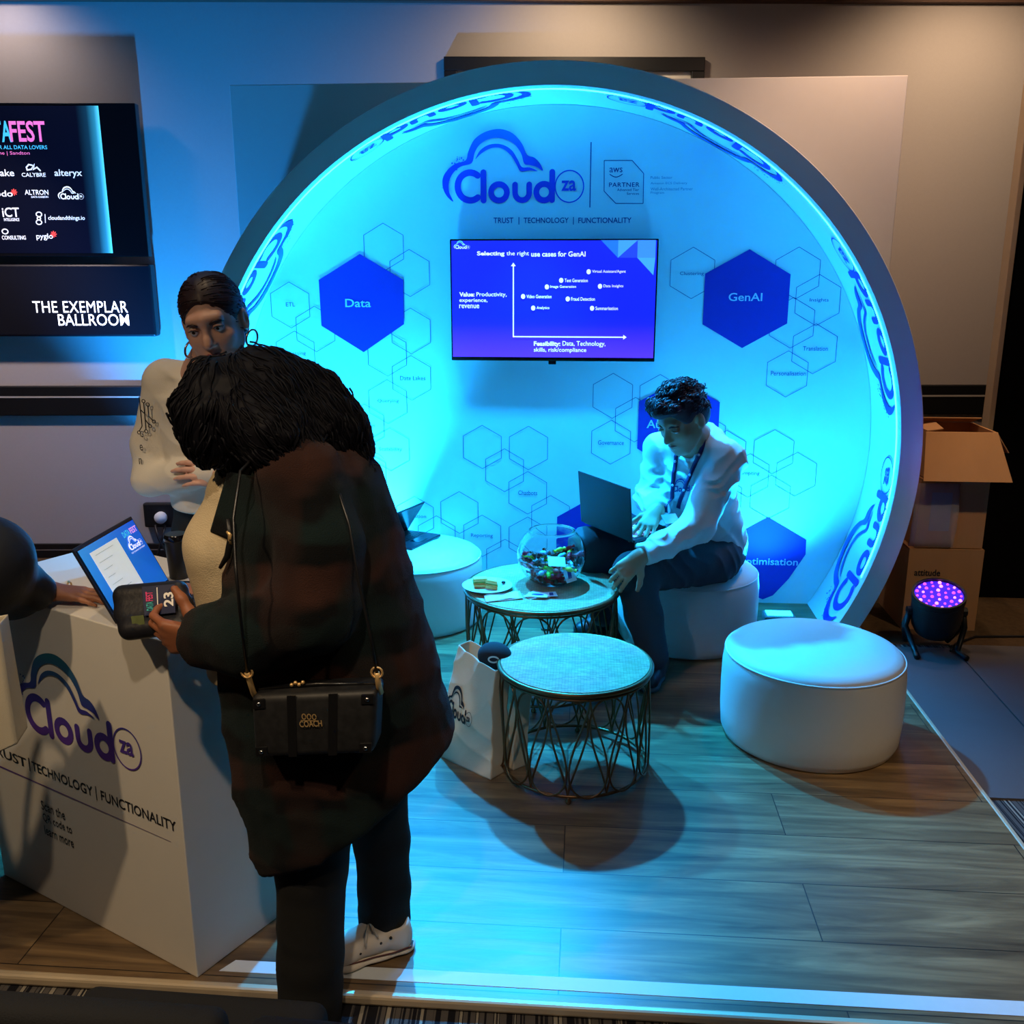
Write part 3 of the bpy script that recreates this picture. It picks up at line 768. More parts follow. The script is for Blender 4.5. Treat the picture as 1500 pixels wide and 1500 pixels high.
txt(T, 'skills, risk/compliance', (-0.273, 5.030, 1.364), (0.000, 5.030, 1.392), off=.003, bold=.006)
for s, x0, x1, y in [('Virtual Assistant/Agent', 868, 917, 397), ('Text Generation', 828, 862, 409.5), ('Image Generation', 807, 845, 419), ('Data Insights', 885, 914, 418), ('Video Generation', 772, 809, 433), ('Fraud Detection', 838, 873, 436.5), ('Analytics', 787, 806, 450), ('Summarisation', 874, 907, 450)]:
    px = lambda u: sx0 + (sx1 - sx0) * (u - 661) / (961 - 661); pz = lambda q: zt - (zt - zb) * (q - 350) / 179
    txt(T, s, (px(x0), 5.03, pz(y + 2.6)), (px(x1), 5.03, pz(y - 2.6)), off=.003, bold=.01)
    c = (px(x0 - 5), 5.027, pz(y)); k = len(T.v)
    T.add([(c[0] + .011 * cos(q * pi / 8), c[1], c[2] + .0125 * sin(q * pi / 8)) for q in range(16)], [tuple(range(16))[::-1]])
line3(T, (px(752.5), 5.027, pz(493)), (px(752.5), 5.027, pz(388)), .006); line3(T, (px(752), 5.027, pz(492.5)), (px(918), 5.027, pz(492.5)), .006)
T.add([(px(749), 5.027, pz(389)), (px(756), 5.027, pz(389)), (px(752.5), 5.027, pz(384))], [(0, 1, 2)]); T.add([(px(916), 5.027, pz(489)), (px(921), 5.027, pz(492.5)), (px(916), 5.027, pz(496))], [(0, 1, 2)])
T.build('slide_lettering', mat('screen_white', (.85, .85, 1.0), .3, emit=.95, var=.02), scr)
m = MB(); logo(m, plane_map((px(664.5), 5.027, pz(364)), X, Zv, px(688.5) - px(664.5)), top=(.03, .6, .8), bot=(.7, .8, 1), mid=(.3, .7, 1), dots=False); m.build('slide_logo', M_scr, scr)
m = MB(); m.c = []
for tri, c in [(((880, 352), (905, 352), (905, 377)), (.02, .17, .82)), (((905, 352), (905, 377), (933, 352)), (.06, .32, .85)), (((933, 352), (933, 377), (959, 377), (959, 352)), (.05, .25, .85)), (((905, 377), (933, 352), (933, 377)), (.02, .06, .85)), (((933, 377), (959, 377), (957, 402)), (.06, .35, .85))]:
    m.add([(px(x), 5.028, pz(y)) for x, y in tri], [tuple(range(len(tri)))]); m.c += [c] * len(tri)
m.build('slide_pattern', M_scr, scr)

# ---------------------------------------------------------------- framed picture on the wall behind the booth
pf = thing('picture_frame', 'black framed picture with white mat on the wall, mostly hidden behind the ring', 'picture frame', tuple(wallp(-.1, 2.5, .03)))
fa, fb = Vector((-0.845, 5.896, 2.963)), Vector((0.647, 6.027, 2.970)); s0, s1 = (fa - Vector((0, 6, 0))).dot(WX), (fb - Vector((0, 6, 0))).dot(WX); ft = fa.z; fw = .075; fbm = ft - 1.1
m = MB()
for (u0, u1, v0, v1) in ((s0, s1, ft - fw, ft), (s0, s1, fbm, fbm + fw), (s0, s0 + fw, fbm + fw, ft - fw), (s1 - fw, s1, fbm + fw, ft - fw)):
    m.box(wallp((u0 + u1) / 2, (v0 + v1) / 2, .0225), (u1 - u0, .04, v1 - v0), WR)
m.build('frame', M_black, pf, bevel=.004)
wallbox(s0 + fw, s1 - fw, fbm + fw, ft - fw, .004, .014).build('mat', mat('picture_mat', srgb(214, 208, 200), .8), pf)
wallbox(s0 + fw + .09, s1 - fw - .06, fbm + fw + .1, ft - fw - .075, .014, .017).build('print', mat('picture_print', srgb(150, 175, 190), .6, var=.3, scale=3), pf)

# ---------------------------------------------------------------- event screen and room sign on the left
et = thing('event_screen', 'black wall television listing event sponsors, top left', 'television', tuple(wallp(-3.5, 2.2, .1)))
P1, P2 = Vector((-2.585, 5.653, 2.700)), Vector((-2.588, 5.653, 1.857)); so = lambda p: (Vector(p) - Vector((0, 6, 0))).dot(WX)
sr = so(P1); zt2, zb2 = P1.z, P2.z
wallbox(sr - 1.53, sr, zb2, zt2, .06, .12).build('frame', M_blackgloss, et, bevel=.004)
wallbox(sr - 1.1, sr - .4, zb2 + .2, zt2 - .2, 0, .06).build('wall_mount', M_black, et)
m = MB(); m.c = []
gx0, gx1 = so((-2.862, 5.629, 2.667)), so((-2.791, 5.635, 2.667))
for s, c in ((sr - 1.51, (.001, .001, .005)), (gx0 - .06, (.001, .002, .008)), (gx0, (.004, .03, .05)), (gx0 + (gx1 - gx0) * .6, (.02, .20, .26)), (gx1, (.10, .62, .72))):
    for z in (zb2 + .02, zt2 - .015): m.v.append(tuple(wallp(s, z, .1215))); m.c.append(c)
m.f = [(2 * i, 2 * i + 2, 2 * i + 3, 2 * i + 1) for i in range(4)]
es = m.build('screen', M_scr, et)
def wtxt(mb, s, a, b, **k): txt(mb, s, a, b, R=WX, U=Zv, **k)
m = MB(); wtxt(m, 'DATA', (-3.507, 5.569, 2.490), (-3.297, 5.587, 2.604), bold=.02); wtxt(m, 'FESTIVAL FOR ALL DATA LOVERS', (-3.543, 5.566, 2.452), (-3.104, 5.604, 2.473), bold=.01)
m.build('cyan_lettering', mat('screen_cyan', (.06, .50, .72), .3, emit=.9), es)
m = MB(); wtxt(m, 'FEST', (-3.306, 5.586, 2.491), (-3.104, 5.604, 2.604), bold=.02); wtxt(m, '4 - 5 June | Sandton', (-3.486, 5.571, 2.417), (-3.207, 5.595, 2.441))
m.build('pink_lettering', mat('screen_pink', (.85, .16, .42), .3, emit=.9), es)
m = MB()
for s, a, b in [('snowflake', (-3.548, 5.565, 2.305), (-3.309, 5.586, 2.343)), ('CALYBRE', (-3.267, 5.590, 2.302), (-3.130, 5.602, 2.324)), ('alteryx', (-3.079, 5.606, 2.295), (-2.921, 5.620, 2.343)), ('komodo', (-3.548, 5.565, 2.193), (-3.332, 5.584, 2.227)),
                ('ALTRON', (-3.262, 5.590, 2.203), (-3.126, 5.602, 2.231)), ('DATA KARBON', (-3.227, 5.593, 2.186), (-3.130, 5.602, 2.197)), ('iCT', (-3.406, 5.578, 2.080), (-3.308, 5.586, 2.133)), ('INTELLIGENCE', (-3.401, 5.578, 2.057), (-3.312, 5.586, 2.074)),
                ('cloudandthings.io', (-3.144, 5.600, 2.057), (-2.932, 5.619, 2.087)), ('CONSULTING', (-3.426, 5.576, 1.953), (-3.287, 5.588, 1.976)), ('pyglo', (-3.225, 5.593, 1.949), (-3.129, 5.602, 1.988))]: wtxt(m, s, a, b, bold=.012)
def wline(mb, pts, w):
    v, f = stroke2([(so(p), p[2]) for p in pts], w); mb.add([wallp(a, b, .124) for a, b in v], f)
wline(m, [(-3.201, 5.595, 2.365), (-3.220, 5.594, 2.369), (-3.235, 5.592, 2.354), (-3.232, 5.593, 2.339), (-3.208, 5.595, 2.343), (-3.189, 5.597, 2.369), (-3.196, 5.596, 2.343), (-3.175, 5.598, 2.354), (-3.158, 5.599, 2.336)], .008)
wline(m, [(-3.160, 5.599, 2.095), (-3.163, 5.599, 2.049)], .004)
for c, q_ in (((-3.195, 5.596, 2.095), .016), ((-3.198, 5.596, 2.072), .010), ((-3.200, 5.596, 2.051), .016), ((-3.403, 5.578, 1.999), .017)):
    v, f = stroke2(arc2(so(c), c[2], q_, q_ * .8, 0, 340, 14), .006, closed=True); m.add([wallp(a, b, .124) for a, b in v], f)
m.build('white_lettering', mat('screen_white_dim', (.8, .8, .85), .3, emit=.8), es)
m = MB(); logo(m, plane_map(wallp(so((-3.075, 5.607, 2.178)), ((-3.075, 5.607, 2.178))[2], .124), WX, Zv, so((-2.925, 5.620, 2.178)) - so((-3.075, 5.607, 2.178))), top=(.8,) * 3, bot=(.8,) * 3, mid=(.8,) * 3, dots=False); m.build('sponsor_logo', M_scr, es)
m = MB()
for c in ((-3.323, 5.585, 2.218), (-3.123, 5.602, 1.984)):
    for k in range(4): wline(m, [(c[0] - .016 * cos(k * pi / 4), c[1], c[2] - .016 * sin(k * pi / 4)), (c[0] + .016 * cos(k * pi / 4), c[1], c[2] + .016 * sin(k * pi / 4))], .006)
m.build('red_marks', mat('screen_red', (.8, .06, .05), .3, emit=.9), es)

sg = thing('room_sign', 'black wall sign with glowing white letters naming the ballroom', 'sign', tuple(wallp(-3.4, 1.6, .05)))
S1, S2 = Vector((-2.592, 5.673, 1.814)), Vector((-2.620, 5.670, 1.391))
wallbox(so(S1) - 1.6, so(S1), S2.z, S1.z, .012, .10).build('panel', mat('sign_black', (0.006, 0.006, 0.010), .35), sg, bevel=.012)
wallbox(so(S1) - 1.5, so(S1) - .1, S2.z + .05, S1.z - .05, 0, .012).build('wall_mount', M_black, sg)
m = MB(); wtxt(m, 'THE EXEMPLAR', (-3.308, 5.608, 1.533), (-2.745, 5.657, 1.600), bold=.0, spacing=1.05); wtxt(m, 'BALLROOM', (-3.167, 5.621, 1.456), (-2.745, 5.657, 1.524), bold=.002)
m.build('lettering', M_glow, sg)

# ---------------------------------------------------------------- wall socket with its plug and leads
sk = thing('wall_socket', 'black double wall socket with a white plug, low on the wall behind the counter', 'wall socket', tuple(wallp(-2.7, .26, .02)))
k0, k1 = Vector((-2.803, 5.755, 0.181)), Vector((-2.605, 5.772, 0.339)); ks0, ks1 = so(k0), so(k1)
wallbox(ks0, ks1, k0.z, k1.z, 0, .05).build('box', M_black, sk, bevel=.01)
MB().lathe(wallp(ks0 + (ks1 - ks0) * .57, (k0.z + k1.z) / 2 - .01, .05), [(.038, 0), (.038, .025), (.022, .04), (0.001, .042)], 24, Matrix.Rotation(radians(5), 3, 'Z') @ Matrix.Rotation(pi / 2, 3, 'X')).build('plug', mat('white_plug', srgb(225, 228, 232), .4), sk, smooth=True, auto=40)
m = MB(); 
for d, e in ((.36, .07), (.68, -.05)):
    s = ks0 + (ks1 - ks0) * d
    m.tube([wallp(s, k0.z + .02, .055), wallp(s + e * .3, k0.z - .06, .08), wallp(s + e, k0.z - .16, .09), wallp(s + e * 1.2, FZ + .006, .10)], .008, 8)
m.build('lead', M_black, sk, smooth=True)

# ---------------------------------------------------------------- white counter
CU, CV = Vector((-.8946, .4468, 0)), Vector((.4679, .8838, 0)); CN = Vector((-.4468, -.8946, 0))
ct = thing('counter', 'white square-cornered counter with the cloud logo printed on its front', 'counter', (-1.2, 2.45, 0))
ca = Vector((-.981, 2.045, 0)); cw, cd, ch = .852, .46, .94
q = [ca, ca + CV * cd, ca + CV * cd + CU * cw, ca + CU * cw]
MB().prism([(p.x, p.y) for p in q], 0.0005, ch).build('body', mat('counter_white', srgb(222, 216, 206), .55, var=.02), ct, bevel=.003)
KR = -CU
lg = MB(); k0, k1 = Vector((-1.580, 2.343, 0.550)), Vector((-1.098, 2.102, 0.581)); lw = (k1 - k0).dot(KR)
zc = ((-1.204, 2.155, 0.567))[2]
logo(lg, plane_map((k0.x, k0.y, zc - .015), KR, Zv, lw)); lg.build('printed_logo', M_logo, ct)
tx = MB()
def kx(px, y): return px
for s, a, b, x1 in [('TRUST', (-1.726, 2.416, 0.413), (-1.559, 2.332, 0.480), 0), ('TECHNOLOGY', (-1.536, 2.321, 0.432), (-1.295, 2.201, 0.492), 0), ('FUNCTIONALITY', (-1.265, 2.186, 0.423), (-1.003, 2.055, 0.484), 0)]:
    a = Vector(a); w = (Vector(b) - a).dot(KR); z = Vector((-1.265, 2.186, 0.423)).z
    txt(tx, s, (a.x, a.y, z), Vector((a.x, a.y, z)) + KR * w + Zv * .030, R=KR, U=Zv, bold=.012, off=.001)
for c in ((-1.546, 2.326, 0.459), (-1.282, 2.194, 0.462)):
    c = Vector((c[0], c[1], Vector((-1.265, 2.186, 0.423)).z)); tx.add([c + KR * d + Zv * e + CN * .001 for d, e in ((-.002, -.006), (.002, -.006), (.002, .036), (-.002, .036))], [(0, 1, 2, 3)])
for i, (s, w) in enumerate((('Scan the', .108), ('QR code to', .132), ('learn more', .132))):
    a = Vector((-1.518, 2.312, 0.318)); z = a.z - .012 - i * .040
    txt(tx, s, (a.x, a.y, z), Vector((a.x, a.y, z)) + KR * w + Zv * .030, R=KR, U=Zv, bold=.008, off=.001)
tx.build('printed_lettering', M_inkblack, ct)
m = MB(); z = Vector((-1.265, 2.186, 0.423)).z - .035; a = Vector((-1.742, 2.424, 0.397)); a = Vector((a.x, a.y, z)); b = Vector((-1.026, 2.067, 0.452)); b = Vector((b.x, b.y, z))
m.c = []
m.add([a - Zv * .003 + CN * .001, b - Zv * .001 + CN * .001, b + Zv * .001 + CN * .001, a + Zv * .003 + CN * .001], [(0, 1, 2, 3)]); m.c = [(.10, .02, .25), (.3, .25, .32), (.3, .25, .32), (.10, .02, .25)]
m.build('printed_rule', M_logo, ct)

# ---------------------------------------------------------------- round poufs
M_leather = mat('white_leatherette', srgb(226, 224, 220), .42, var=.02, scale=40, bump=.05, bscale=260)
PR, PH = .345, .395
pouf = thing('pouf', 'round white leather pouf standing nearest, at the right front of the stage', 'pouf', (.907, 3.555, 0), 'round white poufs')
prof = [(PR * .93, .0), (PR * .955, .006), (PR * .985, .03), (PR, .10), (PR * 1.005, .2), (PR * 1.0, .29), (PR * .985, .330), (PR * .965, .350), (PR * .93, .363), (PR * .85, .375), (PR * .6, .388), (PR * .3, .394), (.001, .395)]
MB().lathe(pouf.location, prof, 72).build('cushion', M_leather, pouf, smooth=True)
MB().tube([pouf.location + Vector((PR * .974 * cos(t * pi / 36), PR * .974 * sin(t * pi / 36), .345)) for t in range(72)], .0038, 6, closed=True).build('piping', M_leather, pouf, smooth=True)
MB().lathe(pouf.location, [(PR * .90, .0), (PR * .90, .006), (.001, .006)], 48).build('base', M_black, pouf)
copy_tree(pouf, (.525, 4.575, 0), .7, 'round white leather pouf under the seated man')
copy_tree(pouf, (-.865, 4.725, 0), 1.4, 'round white leather pouf at the back left with an open laptop on it')

# ---------------------------------------------------------------- wire side tables
M_bronze = mat('bronze_wire', srgb(120, 88, 60), .38, metal=.85, var=.15, scale=30)
def weave_mat():
    m = mat('woven_top', srgb(170, 148, 112), .7); nt = m.node_tree; b = nt.nodes['Principled BSDF']; L = nt.links
    tc = nt.nodes.new('ShaderNodeTexCoord'); w = nt.nodes.new('ShaderNodeTexBrick'); w.inputs['Scale'].default_value = 42; w.inputs['Mortar Size'].default_value = .03
    w.inputs['Brick Width'].default_value = .9; w.inputs['Row Height'].default_value = .25; w.inputs['Mortar Smooth'].default_value = .6
    w.inputs['Color1'].default_value = (*srgb(196, 164, 108), 1); w.inputs['Color2'].default_value = (*srgb(164, 134, 86), 1); w.inputs['Mortar'].default_value = (*srgb(84, 68, 50), 1)
    L.new(tc.outputs['Object'], w.inputs['Vector'])
    nz = nt.nodes.new('ShaderNodeTexNoise'); nz.inputs['Scale'].default_value = 8; nz.inputs['Detail'].default_value = 5; L.new(tc.outputs['Object'], nz.inputs['Vector'])
    mx = nt.nodes.new('ShaderNodeMix'); mx.data_type = 'RGBA'; mx.blend_type = 'OVERLAY'; mx.inputs['Factor'].default_value = .5
    L.new(w.outputs['Color'], mx.inputs['A']); L.new(nz.outputs['Color'], mx.inputs['B'])
    hs = nt.nodes.new('ShaderNodeHueSaturation'); hs.inputs['Saturation'].default_value = .8; L.new(mx.outputs['Result'], hs.inputs['Color']); L.new(hs.outputs[0], b.inputs['Base Color'])
    bp = nt.nodes.new('ShaderNodeBump'); bp.inputs['Strength'].default_value = .6; bp.inputs['Distance'].default_value = .003; L.new(w.outputs['Fac'], bp.inputs['Height']); bp.invert = True; L.new(bp.outputs[0], b.inputs['Normal'])
    return m
M_weave = weave_mat()
def wire_table(loc, r, h, n, label):
    t = thing('side_table', label, 'side table', loc, 'round wire side tables'); c = Vector(loc)
    MB().lathe(c, [(r * .97, h - .022), (r * .985, h - .004), (r * .975, h), (.001, h)], 72).build('tabletop', M_weave, t, smooth=True, auto=50)
    m = MB(); m.tube([c + Vector((r * cos(a * pi / 48), r * sin(a * pi / 48), h - .010)) for a in range(96)], .0095, 10, closed=True)
    m.tube([c + Vector((r * .985 * cos(a * pi / 48), r * .985 * sin(a * pi / 48), h - .028)) for a in range(96)], .005, 8, closed=True); m.build('rim', M_bronze, t, smooth=True)
    rb = r * .965
    MB().tube([c + Vector((rb * cos(a * pi / 48), rb * sin(a * pi / 48), .026)) for a in range(96)], .0062, 8, closed=True).build('base_ring', M_bronze, t, smooth=True)
    top, bot = h - .030, .026
    for i in range(n):
        for flip in (0, 1):
            a0 = (i + flip * .5) * 2 * pi / n + .2; pts = []
            half = .46 * 2 * pi / n; Rl = half * rb * .92
            # a drop-shaped loop: round at one end, drawn to a point at the other
            M = 40
            for k in range(M):
                ph = 2 * pi * k / M; yy = (1 - cos(ph)) / 2                       # 0 tip -> 1 round end
                xx = math.sin(ph) * yy * half * 1.6
                z = (bot + (top - bot) * yy) if flip else (top - (top - bot) * yy)
                rr = rb + .010 * (0 if flip else 1)
                pts.append(c + Vector((rr * cos(a0 + xx), rr * sin(a0 + xx), z)))
            MB().tube(pts, .0040, 6, closed=True).build('wire_loop', M_bronze, t, smooth=True)
    for i in range(4):
        a = i * pi / 2 - .05 - pi / 2; MB().lathe(c + Vector((rb * cos(a), rb * sin(a), 0)), [(.008, 0), (.011, .004), (.011, .012), (.006, .018), (.006, .024), (.001, .024)], 14).build('foot', M_bronze, t, smooth=True)
    return t
wire_table((-.019, 3.225, 0), .275, .418, 12, 'smaller empty round wire side table with a pale woven top, in front')
wire_table((-.174, 3.971, 0), .335, .45, 12, 'larger round wire side table behind, holding the fishbowl and plate')
TZ = .4505

# ---------------------------------------------------------------- glass bowl of sweets
M_glass = mat('clear_glass', (1, 1, 1), .0, trans=1.0, ior=1.45, var=0)
BC = Vector((-.135, 4.015, TZ)); BR = .152
outer = []; inner = []
a0, a1 = radians(-64), radians(50)
for i in range(25):
    a = a0 + (a1 - a0) * i / 24; outer.append((BR * cos(a), BR * .93 * (sin(a) + .90)))
inner = [(r - .0045 if r > .01 else r, z + (.004 if i < 3 else 0)) for i, (r, z) in enumerate(outer)]
fl = [(.001, .0), (outer[0][0], .0)] + outer + [(outer[-1][0] + .003, outer[-1][1] + .004), (inner[-1][0], inner[-1][1] + .004)] + inner[::-1] + [(.001, inner[0][1])]
bowl = MB().lathe(BC, fl, 64, caps=False).build('fishbowl', M_glass, None, smooth=True)
tag(bowl, 'clear glass fishbowl filled with wrapped sweets, on the larger wire table', 'bowl')
CAND = [('red', srgb(205, 30, 48)), ('pink', srgb(228, 105, 130)), ('green', srgb(120, 190, 40)), ('yellow', srgb(232, 196, 60)), ('brown', srgb(86, 46, 36)), ('pale blue', srgb(150, 190, 215))]
def sweet_mesh(kind, c):
    m = MB(); m.sphere((0, 0, 0), (.019, .012, .011), 14, 8)
    for s in (-1, 1):
        n = 12; r0, r1 = .004, .012; vs = []
        for k in range(n): vs.append((s * .018, r0 * cos(2 * pi * k / n), r0 * sin(2 * pi * k / n)))
        for k in range(n):
            rr = r1 * (1.1 if k % 2 else .75); vs.append((s * .031, rr * cos(2 * pi * k / n), rr * .6 * sin(2 * pi * k / n)))
        m.add(vs, [(k, (k + 1) % n, n + (k + 1) % n, n + k) for k in range(n)])
    return m, mat('wrapper_' + kind.replace(' ', '_'), c, .25, var=.25, scale=90, spec=.8)
rs = random.Random(5); placed = []; proto = {}; cnt = 0
for z in np.arange(.018, .150, .0165):
    rad = math.sqrt(max(0.0004, BR ** 2 - (BR * .90 - z / .93) ** 2)) - .026
    rmax = rad
    for _ in range(70):
        a = rs.random() * 2 * pi; r = rmax * math.sqrt(rs.random()); p = Vector((r * cos(a), r * sin(a), z + rs.uniform(0, .008)))
        if p.z > .122 + .03 * math.sin(a * 2 + 1): continue
        if all((p - q_).length > .0285 for q_ in placed):
            placed.append(p); kind, c = CAND[rs.choice((0, 0, 0, 1, 2, 3, 4, 4, 5))]
            if kind not in proto:
                mm, ma = sweet_mesh(kind, c); o = mm.build('wrapped_sweet', ma, None, smooth=True); proto[kind] = o
                tag(o, 'small %s wrapped sweet inside the glass fishbowl' % kind, 'sweet', '%s wrapped sweets in the fishbowl' % kind)
            else:
                o = proto[kind].copy(); COL.objects.link(o)
            o.location = BC + p; o.rotation_euler = (rs.uniform(-.5, .5), rs.uniform(-.5, .5), rs.random() * 6.28); o.scale = (.95,) * 3
M_card = mat('white_card', srgb(232, 234, 238), .5, var=.02)
def card(name, c, w, h, rot, label, cat, group=None, ink=None, t=.0012):
    R = rot.to_matrix() if hasattr(rot, 'to_matrix') else rot
    o = MB().box(c, (w, h, t), R).build(name, M_card, None)
    tag(o, label, cat, group)
    o2 = None
    if ink:
        m = MB(); c = Vector(c)
        m.add([c + R @ Vector((x * w, y * h, t * .5 + .0004)) for x, y in ink], [tuple(range(len(ink)))]); m.build('printed_mark', M_ink, o)
    return o
from mathutils import Euler
card('business_card', BC + Vector((.025, -.075, .118)), .075, .05, Euler((.65, .1, .2)), 'blank white card lying on the sweets inside the fishbowl', 'card')
card('business_card', BC + Vector((.078, -.082, .070)), .05, .08, Euler((1.05, -.15, .55)), 'white card with a dark mark standing against the fishbowl glass', 'card', ink=[(-.25, -.3), (.1, -.3), (.3, .3), (-.05, .3)])

# ---------------------------------------------------------------- plate, food, napkin and cards on the larger table
M_china = mat('white_china', srgb(232, 234, 236), .2, coat=.4)
PC = Vector((-0.406, 3.899, 0.465)); PC.z = TZ
pl = MB().lathe(PC, [(.05, 0), (.058, .003), (.085, .012), (.108, .018), (.110, .020), (.106, .0205), (.082, .0155), (.055, .008), (.001, .008)], 56).build('plate', M_china, None, smooth=True)
tag(pl, 'white china plate with sandwich pieces at the left of the larger wire table', 'plate')
M_bread = mat('bread', srgb(222, 176, 96), .85, var=.15, scale=70, bump=.3); M_crust = mat('crust', srgb(150, 92, 40), .8, var=.2, scale=60); M_fill = mat('filling', srgb(214, 120, 40), .6, var=.4, scale=50); M_leaf = mat('lettuce', srgb(110, 150, 50), .6, var=.3)
def sandwich(c, rz, label, tilt=0.0, tri=False):
    R = Matrix.Rotation(rz, 3, 'Z') @ Matrix.Rotation(tilt, 3, 'X')
    t = thing('sandwich', label, 'sandwich', c); c = Vector(c)
    def slab(z0, z1, g, name, mm):
        m = MB(); base = [(-.03, -.02), (.03, -.02), (.03, .02), (-.03, .02)] if not tri else [(-.028, -.022), (.032, -.016), (.0, .028)]
        base = [(x * g, y * g) for x, y in base]; n = len(base)
        m.add([c + R @ Vector((x, y, z)) for z in (z0, z1) for x, y in base], [tuple(range(n))[::-1], tuple(range(n, 2 * n))] + [(i, (i + 1) % n, n + (i + 1) % n, n + i) for i in range(n)])
        m.build(name, mm, t, bevel=.003)
    slab(.0, .014, 1, 'bread_slice', M_bread); slab(.014, .022, 1.06, 'filling', M_fill); slab(.022, .025, 1.1, 'lettuce', M_leaf); slab(.025, .040, 1, 'bread_slice', M_bread)
sandwich(PC + Vector((-.032, .005, .0095)), .25, 'tall square sandwich piece at the left of the white plate')
sandwich(PC + Vector((.028, -.018, .0095)), -.5, 'small triangular sandwich piece at the right of the white plate', 0, True)
m = MB(); rs = random.Random(2)
for i in range(1): m.sphere(PC + Vector((.066, .032, .021)), (.010, .008, .007), 10, 6)
tag(m.build('olive', mat('dark_olive', srgb(50, 22, 26), .3), None, smooth=True), 'dark olive at the right rim of the white plate', 'olive')
NC = Vector((-0.329, 3.792, 0.452)); NC.z = TZ
def cloth_sheet(name, c, w, h, rz, amp, mm, label, cat, layers=2):
    m = MB(); R = Matrix.Rotation(rz, 3, 'Z'); N = 14; rr = random.Random(int(abs(c[0]) * 999))
    for l in range(layers):
        off = len(m.v); z0 = .001 + l * .0035; k = 1 - .12 * l
        for i in range(N + 1):
            for j in range(N + 1):
                u, v = (i / N - .5) * w * k, (j / N - .5) * h * k
                z = z0 + amp * (math.sin(u * 60 + l) * math.cos(v * 50 + 2 * l) * .5 + .5) * (.3 + (abs(u) / w) ** 1)
                m.v.append(tuple(Vector(c) + R @ Vector((u + .004 * math.sin(v * 40), v, z))))
        m.f += [(off + i * (N + 1) + j, off + (i + 1) * (N + 1) + j, off + (i + 1) * (N + 1) + j + 1, off + i * (N + 1) + j + 1) for i in range(N) for j in range(N)]
    o = m.build(name, mm, None, smooth=True); md = o.modifiers.new('s', 'SOLIDIFY'); md.thickness = .0012; md.offset = 1
    return tag(o, label, cat)
cloth_sheet('napkin', NC, .16, .085, .35, .010, mat('paper_napkin', srgb(232, 232, 230), .85, var=.02), 'folded white paper napkin beside and partly under the plate', 'napkin')
KC = Vector((-0.181, 3.821, 0.452))
for i, (dx, dy, rz, lab) in enumerate([(-.010, -.003, .55, 'bottom white card of the little pile in front of the fishbowl'), (.012, .012, -.25, 'second white card of the little pile in front of the fishbowl'), (-.018, .004, 1.15, 'third white card, turned sideways, in the pile in front of the fishbowl'),
                          (.034, .004, .2, 'white card with a dark stripe at the right of the pile before the fishbowl'), (-.004, -.012, -.1, 'top white card with a blue oval in the pile before the fishbowl')]):
    ink = [(.32 * cos(k * pi / 8), .24 * sin(k * pi / 8)) for k in range(16)] if i == 4 else ([(.1, -.35), (.3, -.35), (.35, .3), (.15, .3)] if i == 3 else None)
    card('printed_card', (KC.x + dx, KC.y + dy, TZ + .0014 + i * .0024), .085, .055, Euler((0, .0, rz)), lab, 'card', ink=ink, t=.0016)

# ---------------------------------------------------------------- bottle under the larger table
bt = thing('water_bottle', 'small clear water bottle with dark cap on the stage under the larger table', 'bottle', (-0.174, 4.592, 0.000))
c = bt.location
MB().lathe(c, [(.001, .0), (.03, 0), (.032, .004), (.031, .05), (.029, .06), (.031, .07), (.032, .10), (.026, .125), (.013, .145), (.0125, .158), (.001, .158)], 28, caps=False).build('bottle_body', mat('bottle_plastic', (.75, .9, .95), .05, trans=.9, ior=1.3, var=0), bt, smooth=True)
MB().lathe(c, [(.001, .158), (.015, .158), (.015, .176), (.001, .177)], 20, caps=False).build('cap', M_black, bt, smooth=True, auto=40)

